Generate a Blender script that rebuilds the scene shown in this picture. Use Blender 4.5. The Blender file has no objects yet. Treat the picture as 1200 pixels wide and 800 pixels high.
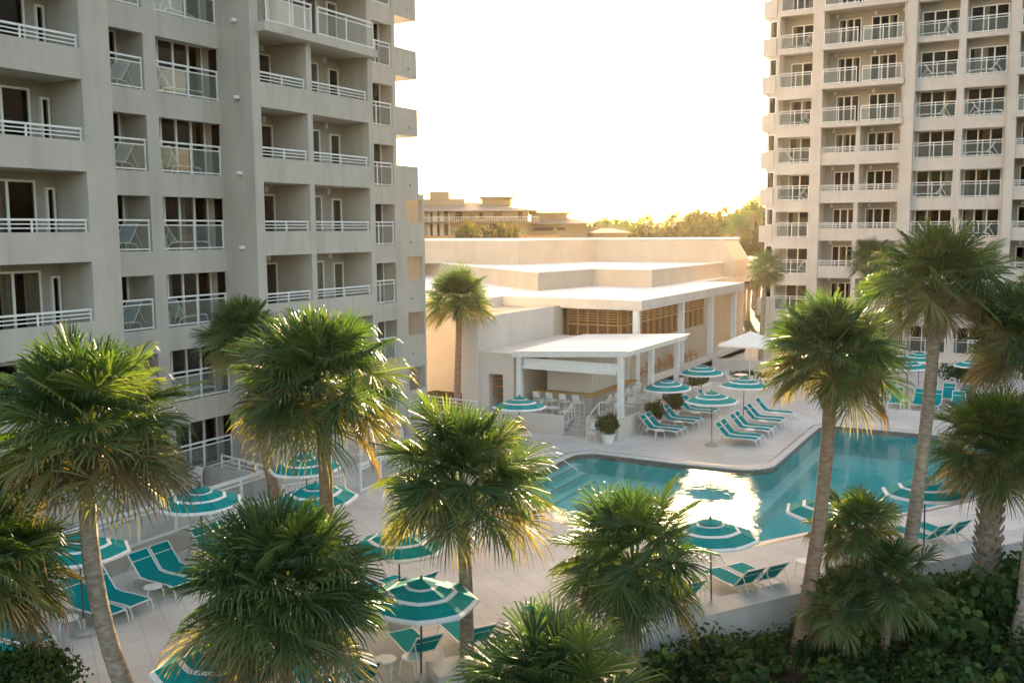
import bpy, bmesh, math, random
from mathutils import Vector, Matrix
from mathutils.geometry import tessellate_polygon
R_ = math.radians
S = bpy.context.scene
COL = S.collection
rnd = random.Random(7)

# ------------------------------------------------------------------ helpers
def link(o, parent=None):
    COL.objects.link(o)
    if parent is not None: o.parent = parent
    return o

def tag(o, label=None, cat=None, group=None, kind=None):
    if label: o['label'] = label
    if cat: o['category'] = cat
    if group: o['group'] = group
    if kind: o['kind'] = kind
    return o

def empty(name, loc=(0, 0, 0), rz=0.0, parent=None):
    o = bpy.data.objects.new(name, None)
    o.empty_display_size = .2
    o.location = loc; o.rotation_euler = (0, 0, rz)
    return link(o, parent)

def copy_tree(o, parent=None):
    c = o.copy()
    COL.objects.link(c)
    c.parent = parent
    for ch in list(o.children): copy_tree(ch, c)
    return c

class MB:
    def __init__(s, org=(0, 0, 0)):
        s.v = []; s.f = []; s.m = []; s.o = Vector(org); s.att = []
    def add(s, vs, fs, mi=0):
        b = len(s.v)
        s.v += [tuple(Vector(p) - s.o) for p in vs]
        s.f += [tuple(b + i for i in f) for f in fs]
        s.m += [mi] * len(fs)
    def box(s, x0, y0, z0, x1, y1, z1, mi=0):
        x0, x1 = min(x0, x1), max(x0, x1); y0, y1 = min(y0, y1), max(y0, y1); z0, z1 = min(z0, z1), max(z0, z1)
        s.add([(x0, y0, z0), (x1, y0, z0), (x1, y1, z0), (x0, y1, z0), (x0, y0, z1), (x1, y0, z1), (x1, y1, z1), (x0, y1, z1)],
              [(0, 3, 2, 1), (4, 5, 6, 7), (0, 1, 5, 4), (1, 2, 6, 5), (2, 3, 7, 6), (3, 0, 4, 7)], mi)
    def bar(s, p, q, w, h, mi=0):
        p = Vector(p); q = Vector(q); d = (q - p)
        if d.length < 1e-6: return
        d.normalize()
        up = Vector((0, 0, 1)) if abs(d.z) < .95 else Vector((0, 1, 0))
        a = d.cross(up).normalized() * w / 2; b = a.cross(d).normalized() * h / 2
        s.add([p - a - b, p + a - b, p + a + b, p - a + b, q - a - b, q + a - b, q + a + b, q - a + b],
              [(0, 3, 2, 1), (4, 5, 6, 7), (0, 1, 5, 4), (1, 2, 6, 5), (2, 3, 7, 6), (3, 0, 4, 7)], mi)
    def tube(s, pts, r, n=8, mi=0, cap=True):
        pts = [Vector(p) for p in pts]
        rs = r if isinstance(r, (list, tuple)) else [r] * len(pts)
        vs = []; fs = []
        ref = None
        for i, p in enumerate(pts):
            d = (pts[min(i + 1, len(pts) - 1)] - pts[max(i - 1, 0)]).normalized()
            if ref is None:
                ref = Vector((1, 0, 0)) if abs(d.x) < .8 else Vector((0, 1, 0))
            a = (ref - d * ref.dot(d)).normalized(); ref = a
            b = d.cross(a)
            for k in range(n):
                t = 2 * math.pi * k / n
                vs.append(p + (a * math.cos(t) + b * math.sin(t)) * rs[i])
        for i in range(len(pts) - 1):
            for k in range(n):
                fs.append((i * n + k, i * n + (k + 1) % n, (i + 1) * n + (k + 1) % n, (i + 1) * n + k))
        if cap:
            fs.append(tuple(range(n - 1, -1, -1))); fs.append(tuple((len(pts) - 1) * n + k for k in range(n)))
        s.add(vs, fs, mi)
    def lathe(s, prof, n=16, c=(0, 0, 0), mi=0, cap=True):
        vs = []; fs = []
        for (r, z) in prof:
            for k in range(n):
                t = 2 * math.pi * k / n
                vs.append((c[0] + r * math.cos(t), c[1] + r * math.sin(t), c[2] + z))
        for i in range(len(prof) - 1):
            for k in range(n):
                fs.append((i * n + k, i * n + (k + 1) % n, (i + 1) * n + (k + 1) % n, (i + 1) * n + k))
        if cap:
            fs.append(tuple(range(n - 1, -1, -1))); fs.append(tuple((len(prof) - 1) * n + k for k in range(n)))
        s.add(vs, fs, mi)
    def prism(s, poly, z0, z1, mi=0, top_mi=None):
        n = len(poly)
        area = sum(poly[i][0] * poly[(i + 1) % n][1] - poly[(i + 1) % n][0] * poly[i][1] for i in range(n))
        if area < 0: poly = poly[::-1]
        vs = [(x, y, z0) for x, y in poly] + [(x, y, z1) for x, y in poly]
        s.add(vs, [(i, (i + 1) % n, n + (i + 1) % n, n + i) for i in range(n)] + [tuple(range(n - 1, -1, -1))], mi)
        s.add([(x, y, z1) for x, y in poly], [tuple(range(n))], mi if top_mi is None else top_mi)
    def build(s, name, mats, parent=None, smooth=False, fix=False):
        me = bpy.data.meshes.new(name)
        me.from_pydata(s.v, [], s.f)
        if not isinstance(mats, (list, tuple)): mats = [mats]
        for m in mats: me.materials.append(m)
        if len(mats) > 1: me.polygons.foreach_set('material_index', s.m)
        if smooth: me.polygons.foreach_set('use_smooth', [True] * len(s.f))
        if s.att:
            a = me.attributes.new('tone', 'FLOAT', 'POINT'); a.data.foreach_set('value', s.att)
        me.update()
        if fix:
            bm = bmesh.new(); bm.from_mesh(me); bmesh.ops.recalc_face_normals(bm, faces=bm.faces); bm.to_mesh(me); bm.free()
        o = bpy.data.objects.new(name, me)
        return link(o, parent)

# ------------------------------------------------------------------ materials
MATS = {}
def mat(name):
    m = bpy.data.materials.new(name); m.use_nodes = True
    nt = m.node_tree
    p = nt.nodes['Principled BSDF']
    MATS[name] = m
    return m, nt, p
def N(nt, t, **kw):
    n = nt.nodes.new(t)
    for k, v in kw.items():
        if k in n.inputs: n.inputs[k].default_value = v
        else: setattr(n, k, v)
    return n
def L(nt, a, b): nt.links.new(a, b)
def rgb(c): return (c[0], c[1], c[2], 1)

def varied(name, c1, c2, scale=2.0, rough=.7, bump=.0, bscale=60, spec=.3, detail=6, dirt=0.0, stretch=None, metallic=0):
    """two related tones mixed by noise, with fine relief and optional blotchy wear"""
    m, nt, p = mat(name)
    tc = N(nt, 'ShaderNodeTexCoord')
    src = tc.outputs['Object']
    if stretch:
        mp = N(nt, 'ShaderNodeMapping'); mp.inputs['Scale'].default_value = stretch
        L(nt, src, mp.inputs[0]); src = mp.outputs[0]
    n1 = N(nt, 'ShaderNodeTexNoise'); n1.inputs['Scale'].default_value = scale; n1.inputs['Detail'].default_value = detail
    L(nt, src, n1.inputs['Vector'])
    cr = N(nt, 'ShaderNodeValToRGB')
    cr.color_ramp.elements[0].position = .35; cr.color_ramp.elements[1].position = .65
    cr.color_ramp.elements[0].color = rgb(c1); cr.color_ramp.elements[1].color = rgb(c2)
    L(nt, n1.outputs[0], cr.inputs[0])
    out = cr.outputs[0]
    if dirt > 0:
        mp = N(nt, 'ShaderNodeMapping'); mp.inputs['Scale'].default_value = (1.3, 1.3, .18)
        L(nt, tc.outputs['Object'], mp.inputs[0])
        n3 = N(nt, 'ShaderNodeTexNoise'); n3.inputs['Scale'].default_value = 1.6; n3.inputs['Detail'].default_value = 8
        L(nt, mp.outputs[0], n3.inputs['Vector'])
        mr = N(nt, 'ShaderNodeMapRange'); mr.inputs[1].default_value = .5; mr.inputs[2].default_value = .75; mr.inputs[3].default_value = 0; mr.inputs[4].default_value = dirt
        L(nt, n3.outputs[0], mr.inputs[0])
        mx = N(nt, 'ShaderNodeMix', data_type='RGBA'); mx.inputs[7].default_value = rgb([c * .55 for c in c1])
        L(nt, mr.outputs[0], mx.inputs[0]); L(nt, out, mx.inputs[6]); out = mx.outputs[2]
    L(nt, out, p.inputs['Base Color'])
    p.inputs['Roughness'].default_value = rough
    p.inputs['Specular IOR Level'].default_value = spec
    p.inputs['Metallic'].default_value = metallic
    if bump > 0:
        n2 = N(nt, 'ShaderNodeTexNoise'); n2.inputs['Scale'].default_value = bscale; n2.inputs['Detail'].default_value = 5
        L(nt, tc.outputs['Object'], n2.inputs['Vector'])
        b = N(nt, 'ShaderNodeBump'); b.inputs['Strength'].default_value = bump; b.inputs['Distance'].default_value = .02
        L(nt, n2.outputs[0], b.inputs['Height']); L(nt, b.outputs[0], p.inputs['Normal'])
    return m

STUCCO = varied('stucco_grey', (.485, .455, .405), (.535, .505, .45), .7, .85, .35, 25, .2, dirt=.36)
STUCCO_R = varied('stucco_tan', (.58, .515, .465), (.63, .56, .505), .7, .85, .3, 25, .2, dirt=.22)
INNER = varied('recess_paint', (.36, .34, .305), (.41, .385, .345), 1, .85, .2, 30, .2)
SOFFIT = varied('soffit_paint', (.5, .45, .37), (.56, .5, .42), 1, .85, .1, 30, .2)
CREAM = varied('cream_render', (.50, .435, .36), (.56, .49, .41), .5, .85, .25, 25, .2, dirt=.18)
CREAM2 = varied('pale_render', (.62, .57, .52), (.68, .63, .58), .5, .85, .25, 25, .2, dirt=.15)
ROOFW = varied('white_roof_membrane', (.78, .78, .78), (.86, .86, .85), .35, .6, .1, 8, .3, dirt=.22)
WHITE = varied('white_painted_metal', (.78, .78, .77), (.84, .84, .83), 4, .4, 0, 60, .4)
WFAB = varied('white_canvas', (.8, .79, .77), (.85, .84, .82), 3, .9, .1, 90, .1)
PLAST = varied('white_resin', (.78, .77, .75), (.84, .83, .81), 4, .45, 0, 60, .4)
DARKFR = varied('dark_pole', (.05, .045, .04), (.08, .07, .06), 5, .4, 0, 60, .4)
CONC = varied('concrete', (.42, .39, .35), (.5, .47, .43), 3, .9, .4, 30, .2, dirt=.3)
WALLG = varied('low_wall_concrete', (.55, .53, .50), (.64, .62, .59), 1.2, .9, .4, 20, .2, dirt=.35)
SLATE = varied('wood_slats', (.50, .27, .10), (.62, .35, .14), 6, .6, .1, 40, .3)
WOODW = varied('wood_brown', (.10, .045, .02), (.17, .08, .035), 3, .55, .2, 30, .3, stretch=(1, 1, 6))
ORWOOD = varied('orange_wood', (.42, .16, .05), (.52, .22, .08), 5, .5, .1, 40, .3)
CURT = varied('curtain_cloth', (.42, .38, .30), (.6, .56, .46), 9, .9, .1, 30, .1, stretch=(1, 1, .05))
CURTO = varied('curtain_cloth_rust', (.26, .12, .05), (.36, .17, .07), 9, .9, .1, 30, .1, stretch=(1, 1, .05))
ROOM_SHADE = varied('room_shade_paint', (.004, .0035, .003), (.014, .010, .008), 1.2, .9, 0, 30, .1)  # near-black colour in place of the shade of rooms behind windows
TEAL = varied('teal_canvas', (.0, .25, .245), (.002, .30, .29), 5, .85, .15, 120, .15)
SLING = varied('teal_sling', (.0, .235, .25), (.002, .28, .29), 20, .85, .2, 200, .05)
SLINGP = varied('pale_sling', (.52, .55, .55), (.6, .62, .62), 20, .7, .2, 200, .3)
SLINGB = varied('pale_blue_sling', (.32, .45, .50), (.38, .52, .57), 20, .7, .2, 200, .3)
TILEB = varied('brown_waterline_tile', (.18, .12, .10), (.34, .25, .20), 14, .35, .1, 60, .5)
COPING = varied('coping_stone', (.42, .38, .35), (.56, .51, .47), 6, .7, .2, 40, .3)
GUTTER = varied('pale_gutter_stone', (.56, .52, .49), (.68, .64, .60), 5, .6, .2, 40, .3)
PLASTER = varied('pool_plaster', (.05, .66, .66), (.08, .73, .72), 1.0, .6, 0, 20, .3)
PLASTERP = varied('pool_plaster_depth_tint', (.44, .84, .78), (.52, .89, .84), 1.0, .6, 0, 20, .3)  # paler tone stands in for light absorbed less in shallow water
SOIL = varied('bed_soil', (.035, .025, .016), (.07, .05, .03), 2, .95, .6, 12, .1)
GROUND = varied('ground_sand_grass', (.06, .07, .03), (.12, .10, .06), .3, .95, .4, 4, .1)
TANW = varied('tan_render', (.34, .26, .17), (.42, .32, .21), .2, .85, .1, 5, .2)
BROOF = varied('metal_roof', (.24, .18, .14), (.30, .23, .18), .8, .6, .1, 10, .3, stretch=(6, 1, 1))
POTW = PLAST

def glass(name, tint, alpha=.8, rough=.03, refl=.45, dcol=(.6, .62, .6)):
    m, nt, p = mat(name)
    for n in list(nt.nodes):
        if n.type == 'BSDF_PRINCIPLED': nt.nodes.remove(n)
    out = [n for n in nt.nodes if n.type == 'OUTPUT_MATERIAL'][0]
    tr = N(nt, 'ShaderNodeBsdfTransparent'); tr.inputs[0].default_value = rgb(tint)
    gl = N(nt, 'ShaderNodeBsdfGlossy'); gl.inputs['Roughness'].default_value = rough
    df = N(nt, 'ShaderNodeBsdfDiffuse'); df.inputs[0].default_value = rgb(dcol)
    fr = N(nt, 'ShaderNodeFresnel'); fr.inputs[0].default_value = 1.5
    m1 = N(nt, 'ShaderNodeMixShader'); m1.inputs[0].default_value = 1 - alpha
    L(nt, tr.outputs[0], m1.inputs[1]); L(nt, df.outputs[0], m1.inputs[2])
    fm = N(nt, 'ShaderNodeMath', operation='MULTIPLY'); fm.inputs[1].default_value = refl; L(nt, fr.outputs[0], fm.inputs[0])
    m2 = N(nt, 'ShaderNodeMixShader'); L(nt, fm.outputs[0], m2.inputs[0])
    L(nt, m1.outputs[0], m2.inputs[1]); L(nt, gl.outputs[0], m2.inputs[2])
    L(nt, m2.outputs[0], out.inputs[0])
    return m
GLASSR = glass('railing_glass', (.90, .94, .93), .93, refl=.14)
GLASSW = glass('window_glass', (.7, .7, .68), 1.0, refl=.10)

def water():
    m, nt, p = mat('pool_water')
    nt.nodes.remove(p)
    out = [n for n in nt.nodes if n.type == 'OUTPUT_MATERIAL'][0]
    tc = N(nt, 'ShaderNodeTexCoord')
    mp = N(nt, 'ShaderNodeMapping'); mp.inputs['Scale'].default_value = (1, 1, 1)
    L(nt, tc.outputs['Object'], mp.inputs[0])
    n1 = N(nt, 'ShaderNodeTexNoise'); n1.inputs['Scale'].default_value = 2.2; n1.inputs['Detail'].default_value = 3
    n2 = N(nt, 'ShaderNodeTexNoise'); n2.inputs['Scale'].default_value = .5; n2.inputs['Detail'].default_value = 2
    L(nt, mp.outputs[0], n1.inputs['Vector']); L(nt, mp.outputs[0], n2.inputs['Vector'])
    ad = N(nt, 'ShaderNodeMath', operation='ADD'); L(nt, n1.outputs[0], ad.inputs[0]); L(nt, n2.outputs[0], ad.inputs[1])
    b = N(nt, 'ShaderNodeBump'); b.inputs['Strength'].default_value = .12; b.inputs['Distance'].default_value = .06
    L(nt, ad.outputs[0], b.inputs['Height'])
    tr = N(nt, 'ShaderNodeBsdfTransparent'); tr.inputs[0].default_value = (.80, .98, .96, 1)
    gl = N(nt, 'ShaderNodeBsdfGlossy'); gl.inputs['Roughness'].default_value = .0
    L(nt, b.outputs[0], gl.inputs['Normal'])
    fr = N(nt, 'ShaderNodeFresnel'); fr.inputs[0].default_value = 1.34; L(nt, b.outputs[0], fr.inputs['Normal'])
    mx = N(nt, 'ShaderNodeMixShader'); L(nt, fr.outputs[0], mx.inputs[0]); L(nt, tr.outputs[0], mx.inputs[1]); L(nt, gl.outputs[0], mx.inputs[2])
    L(nt, mx.outputs[0], out.inputs[0])
    return m
WATER = water()

def pavers():
    m, nt, p = mat('deck_pavers')
    tc = N(nt, 'ShaderNodeTexCoord')
    mp = N(nt, 'ShaderNodeMapping'); mp.inputs['Rotation'].default_value = (0, 0, R_(33))
    L(nt, tc.outputs['Object'], mp.inputs[0])
    br = N(nt, 'ShaderNodeTexBrick')
    br.inputs['Color1'].default_value = (.68, .62, .565, 1); br.inputs['Color2'].default_value = (.72, .66, .605, 1)
    br.inputs['Mortar'].default_value = (.52, .48, .44, 1)
    br.inputs['Scale'].default_value = 1.0; br.inputs['Mortar Size'].default_value = .012; br.inputs['Mortar Smooth'].default_value = .3
    br.inputs['Brick Width'].default_value = .6; br.inputs['Row Height'].default_value = .6
    br.offset = 0.0
    L(nt, mp.outputs[0], br.inputs['Vector'])
    n1 = N(nt, 'ShaderNodeTexNoise'); n1.inputs['Scale'].default_value = .35; n1.inputs['Detail'].default_value = 8
    L(nt, tc.outputs['Object'], n1.inputs['Vector'])
    mr = N(nt, 'ShaderNodeMapRange'); mr.inputs[1].default_value = .35; mr.inputs[2].default_value = .7; mr.inputs[3].default_value = .80; mr.inputs[4].default_value = 1.06
    L(nt, n1.outputs[0], mr.inputs[0])
    mu = N(nt, 'ShaderNodeVectorMath', operation='SCALE'); L(nt, br.outputs[0], mu.inputs[0]); L(nt, mr.outputs[0], mu.inputs['Scale'])
    L(nt, mu.outputs[0], p.inputs['Base Color'])
    p.inputs['Roughness'].default_value = .75; p.inputs['Specular IOR Level'].default_value = .25
    b = N(nt, 'ShaderNodeBump'); b.inputs['Strength'].default_value = .3; b.inputs['Distance'].default_value = .01; b.invert = True
    L(nt, br.outputs['Fac'], b.inputs['Height']); L(nt, b.outputs[0], p.inputs['Normal'])
    return m
PAVER = pavers()

def leafmat(name, cols, trans=.4, rough=.45, noise=.25):
    """cols: ramp stops (pos, colour) over the leaf's own 'tone' (age) attribute"""
    m, nt, p = mat(name)
    out = [n for n in nt.nodes if n.type == 'OUTPUT_MATERIAL'][0]
    at = N(nt, 'ShaderNodeAttribute'); at.attribute_name = 'tone'
    oi = N(nt, 'ShaderNodeObjectInfo')
    tc = N(nt, 'ShaderNodeTexCoord')
    n1 = N(nt, 'ShaderNodeTexNoise'); n1.inputs['Scale'].default_value = 3; L(nt, tc.outputs['Object'], n1.inputs['Vector'])
    a1 = N(nt, 'ShaderNodeMath', operation='MULTIPLY_ADD'); a1.inputs[1].default_value = noise; L(nt, n1.outputs[0], a1.inputs[0]); L(nt, at.outputs['Fac'], a1.inputs[2])
    a2 = N(nt, 'ShaderNodeMath', operation='MULTIPLY_ADD'); a2.inputs[1].default_value = .10; L(nt, oi.outputs['Random'], a2.inputs[0]); L(nt, a1.outputs[0], a2.inputs[2])
    a3 = N(nt, 'ShaderNodeMath', operation='SUBTRACT'); a3.inputs[1].default_value = noise / 2 + .05; L(nt, a2.outputs[0], a3.inputs[0])
    cr = N(nt, 'ShaderNodeValToRGB')
    e = cr.color_ramp.elements
    while len(e) < len(cols): e.new(.5)
    for i, (ps, c) in enumerate(cols): e[i].position = ps; e[i].color = rgb(c)
    L(nt, a3.outputs[0], cr.inputs[0])
    L(nt, cr.outputs[0], p.inputs['Base Color'])
    p.inputs['Roughness'].default_value = rough; p.inputs['Specular IOR Level'].default_value = .45 if rough < .55 else .15
    tl = N(nt, 'ShaderNodeBsdfTranslucent')
    hs = N(nt, 'ShaderNodeVectorMath', operation='MULTIPLY'); hs.inputs[1].default_value = (2.4, 2.1, .55)
    L(nt, cr.outputs[0], hs.inputs[0]); L(nt, hs.outputs[0], tl.inputs[0])
    mx = N(nt, 'ShaderNodeMixShader'); mx.inputs[0].default_value = trans
    L(nt, p.outputs[0], mx.inputs[1]); L(nt, tl.outputs[0], mx.inputs[2]); L(nt, mx.outputs[0], out.inputs[0])
    return m
PALM = leafmat('palm_fronds', [(0, (.018, .050, .018)), (.3, (.040, .088, .024)), (.55, (.095, .145, .036)), (.8, (.19, .18, .065)), (1, (.13, .09, .05))], .26, .5)
SHRUB = leafmat('shrub_leaves', [(0, (.012, .032, .010)), (.4, (.025, .065, .016)), (.75, (.06, .12, .03)), (1, (.13, .19, .05))], .25, .6)
HEDGE = leafmat('hedge_leaves', [(0, (.02, .05, .015)), (.6, (.04, .08, .02)), (1, (.09, .12, .03))], .25, .6)
TREELF = leafmat('tree_leaves', [(0, (.025, .034, .010)), (.5, (.05, .055, .015)), (1, (.10, .085, .025))], .3, .7)
BARK = varied('palm_bark', (.24, .19, .145), (.42, .35, .275), 6, .95, .9, 14, .1, stretch=(1, 1, 2.5), dirt=.3)
BARKR = varied('palm_bark_reddish', (.26, .17, .12), (.40, .28, .20), 6, .95, .9, 14, .1, stretch=(1, 1, 2.5))
BOOT = varied('palm_boots', (.26, .21, .16), (.42, .36, .29), 8, .9, .5, 20, .1)

# ------------------------------------------------------------------ world, sun, camera
SUN_AZ = R_(18.5)      # left of +Y
SUN_EL = R_(6.0)
sd = Vector((-math.sin(SUN_AZ) * math.cos(SUN_EL), math.cos(SUN_AZ) * math.cos(SUN_EL), math.sin(SUN_EL)))
w = bpy.data.worlds.new('World'); S.world = w; w.use_nodes = True
nt = w.node_tree
bg = nt.nodes['Background']
sky = nt.nodes.new('ShaderNodeTexSky'); sky.sky_type = 'NISHITA'; sky.sun_disc = False
sky.sun_elevation = SUN_EL; sky.sun_rotation = -SUN_AZ
sky.air_density = 1.0; sky.dust_density = 4.0; sky.ozone_density = .8
wt = nt.nodes.new('ShaderNodeVectorMath'); wt.operation = 'MULTIPLY'; wt.inputs[1].default_value = (1.065, .985, .965)
nt.links.new(sky.outputs[0], wt.inputs[0]); nt.links.new(wt.outputs[0], bg.inputs[0]); bg.inputs[1].default_value = .15
sl = bpy.data.lights.new('sun', 'SUN'); sl.energy = 5.0; sl.angle = R_(.6); sl.color = (1, .76, .48)
so = bpy.data.objects.new('sun', sl); link(so); so.rotation_euler = sd.to_track_quat('Z', 'Y').to_euler(); so.location = (0, 0, 60)

YAW = R_(29.5)
cam = bpy.data.cameras.new('camera'); co = bpy.data.objects.new('camera', cam); link(co)
cam.lens = 1122 / 1200 * 36; cam.sensor_width = 36; cam.clip_end = 6000; cam.clip_start = .1
pitch = math.atan(129.5 / 1122)
co.location = (0, 0, 10)
co.matrix_world = Matrix.Translation((0, 0, 10)) @ Matrix.Rotation(YAW, 4, 'Z') @ Matrix.Rotation(math.pi / 2 - pitch, 4, 'X') @ Matrix.Rotation(R_(-.36), 4, 'Z')
S.camera = co
S.view_settings.view_transform = 'Standard'; S.view_settings.look = 'None'; S.view_settings.gamma = 1
S.view_settings.exposure = 2.58
FWD = Vector((-math.sin(YAW), math.cos(YAW), 0)); RGT = Vector((math.cos(YAW), math.sin(YAW), 0))

# ------------------------------------------------------------------ ground, deck, pool
def sheet(name, outer, holes, z, m, kind='structure'):
    loops = [[Vector((x, y, 0)) for x, y in outer]] + [[Vector((x, y, 0)) for x, y in h] for h in holes]
    flat = [p for l in loops for p in l]
    tr = tessellate_polygon(loops)
    mb = MB(); vs = [(p.x, p.y, z) for p in flat]
    fs = []
    for t in tr:
        a, b, c = [flat[i] for i in t]
        fs.append(t if (b - a).cross(c - a).z > 0 else t[::-1])
    mb.add(vs, fs)
    o = mb.build(name, m); tag(o, kind=kind); return o

def arc(cx, cy, r, a0, a1, n=8):
    return [(cx + r * math.cos(R_(a0 + (a1 - a0) * i / n)), cy + r * math.sin(R_(a0 + (a1 - a0) * i / n))) for i in range(n + 1)]
# pool outline, counter-clockwise
POOL = [(-14.9, 28.7), (-9.2, 28.3), (-8.0, 29.1), (-3.6, 35.9), (1.5, 44.2), (2.2, 46.0)] + arc(.7, 49.0, 1.6, 0, 90) + \
       arc(-9.0, 49.2, 1.4, 90, 180) + arc(-11.6, 40.6, 1.25, 0, -90) + [(-14, 39.2)] + arc(-17.4, 37.9, 1.4, 80, 180) + [(-18.8, 33.3)]
def inset(poly, d):
    n = len(poly); out = []
    for i in range(n):
        a = Vector(poly[i - 1]); b = Vector(poly[i]); c = Vector(poly[(i + 1) % n])
        e1 = (b - a).normalized(); e2 = (c - b).normalized()
        n1 = Vector((-e1.y, e1.x)); n2 = Vector((-e2.y, e2.x))
        m = (n1 + n2).normalized(); k = d / max(.35, m.dot(n1))
        out.append((b.x + m.x * k, b.y + m.y * k))
    return out
POOL_IN = inset(POOL, .38)
DECK = [(-48, 5), (-19.6, 5), (-9.97, 19.17), (-9.1, 20.45), (-5.64, 25.75), (-2.0, 31.3), (4.0, 40.5), (12, 52.8), (12, 84), (-48, 84)]
sheet('ground', [(-2500, -400), (2500, -400), (2500, 4500), (-2500, 4500)], [inset(POOL, -.3)], -.62, GROUND)
sheet('pool_deck', DECK, [POOL], 0, PAVER)
def ring(name, a, b, z0, z1, m, mi_side=None):
    mb = MB(); n = len(a)
    vs = [(x, y, z0) for x, y in a] + [(x, y, z1) for x, y in b]
    mb.add(vs, [(i, (i + 1) % n, n + (i + 1) % n, n + i) for i in range(n)])
    o = mb.build(name, m); tag(o, kind='structure'); return o
MIDR = inset(POOL, .12)
ring('pool_coping', POOL, MIDR, .012, .012, TILEB)
ring('pool_coping_edge', POOL, POOL, -.02, .012, COPING)
ring('pool_gutter', MIDR, POOL_IN, .012, -.02, GUTTER)
ring('pool_tile_band', POOL_IN, POOL_IN, -.06, -.30, TILEB)
ring('pool_wall', POOL_IN, POOL_IN, -.30, -1.5, PLASTER)
ring('pool_edge', POOL_IN, POOL_IN, -.02, -.06, GUTTER)
def clipx(poly, X, keep_left):
    out = []
    n = len(poly)
    for i in range(n):
        a, b = poly[i], poly[(i + 1) % n]
        ina = (a[0] <= X) == keep_left; inb = (b[0] <= X) == keep_left
        if ina: out.append(a)
        if ina != inb:
            t = (X - a[0]) / (b[0] - a[0]); out.append((X, a[1] + (b[1] - a[1]) * t))
    return out
sheet('pool_floor', clipx(POOL_IN, -9.4, False), [], -1.5, PLASTER)
sheet('pool_floor', clipx(POOL_IN, -9.4, True), [], -1.0, PLASTERP)  # depth tint of the water is put into this floor's colour
m_ = MB(); m_.box(-9.43, 28.4, -1.5, -9.4, 50.5, -1.004); tag(m_.build('pool_floor_step', PLASTERP), kind='structure')
sheet('water', inset(POOL, .37), [], -.12, WATER)
mb = MB()
for k, x in enumerate((-17.9, -17.45, -17.0)):
    mb.box(-18.38, 33.6, -1.49, x, 38.0 - k * .25, -.36 - .28 * k)
tag(mb.build('pool_steps', [PLASTERP]), kind='structure')
mb = MB()
for k, x in enumerate((-17.9, -17.45, -17.0)):
    mb.box(x - .06, 33.6, -.355 - .28 * k, x + .004, 38.0 - k * .25, -.35 - .28 * k)
tag(mb.build('pool_step_nosing', [TILEB]), kind='structure')
# deck edge and the retaining wall along the planting bed
def wall_run(name, pts, th, z0, z1, m, label, cat='wall', group=None, cap=None):
    c = pts[0]
    root = empty(name, (c[0], c[1], max(z0, 0)))
    mb = MB(root.location)
    mc = MB(root.location)
    def offs(wd):
        Lf, Rt = [], []
        n = len(pts)
        for i in range(n):
            p = Vector(pts[i]); d0 = (p - Vector(pts[i - 1])).normalized() if i else None; d1 = (Vector(pts[i + 1]) - p).normalized() if i < n - 1 else None
            d0 = d0 or d1; d1 = d1 or d0
            n0 = Vector((-d0.y, d0.x)); n1 = Vector((-d1.y, d1.x)); mm = (n0 + n1).normalized(); k = wd / max(.3, mm.dot(n0))
            Lf.append(tuple(p + mm * k)); Rt.append(tuple(p - mm * k))
        return Lf + Rt[::-1]
    mb.prism(offs(th / 2), z0, z1 - (.05 if cap else 0))
    if cap: mc.prism(offs(th / 2 * 1.1), z1 - .05, z1)
    mb.build('wall', m, root)
    if cap: mc.build('wall_cap', cap, root)
    tag(root, label, cat, group); return root
wall_run('retaining_wall', [(-11.6, 16.8), (-9.0, 20.6), (-5.55, 25.95), (-2.0, 31.3), (4.0, 40.5)], .75, -1.0, .32, WALLG,
         'broad low pale concrete wall between the pool deck and the dark planting bed', cap=WALLG)

# ------------------------------------------------------------------ railings
def railing(parent, P, u0, u1, o, z0, kind, org, th=1.0):
    """P(u,o,z)->world.  kind 'glass' = full height with panels, 'bars' = three bars on a parapet"""
    mb = MB(org)
    if kind == 'glass':
        top = z0 + 1.07; n = max(1, round((u1 - u0) / 1.45))
        mb.bar(P(u0, o, top), P(u1, o, top), .07 * th, .06 * th); mb.bar(P(u0, o, top - .17), P(u1, o, top - .17), .035, .04 * th)
        mb.bar(P(u0, o, z0 + .07), P(u1, o, z0 + .07), .04, .05 * th)
        for i in range(n + 1):
            u = u0 + .03 + (u1 - u0 - .06) * i / n
            mb.bar(P(u, o, z0), P(u, o, top - .03), .05 * th, .05 * th)
    else:
        top = z0 + .37; n = max(1, round((u1 - u0) / 1.5))
        mb.bar(P(u0, o, top), P(u1, o, top), .08, .06)
        for q in (.13, .25): mb.bar(P(u0, o, top - q), P(u1, o, top - q), .035, .035)
        for i in range(n + 1):
            u = u0 + .03 + (u1 - u0 - .06) * i / n
            mb.bar(P(u, o, z0), P(u, o, top - .03), .05, .05)
    r = mb.build('balcony_railing', WHITE, parent)
    if kind == 'glass':
        g = MB(org)
        for i in range(n):
            a = u0 + .06 + (u1 - u0 - .06) * i / n; b = u0 + (u1 - u0 - .06) * (i + 1) / n - .0
            p = [P(a, o - .006, z0 + .1), P(b, o - .006, z0 + .1), P(b, o - .006, top - .2), P(a, o - .006, top - .2)]
            q = [P(a, o + .006, z0 + .1), P(b, o + .006, z0 + .1), P(b, o + .006, top - .2), P(a, o + .006, top - .2)]
            g.add(p + q, [(0, 1, 2, 3), (7, 6, 5, 4), (0, 4, 5, 1), (2, 6, 7, 3)])
        g.build('glass_panel', GLASSR, r)
    return r

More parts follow.
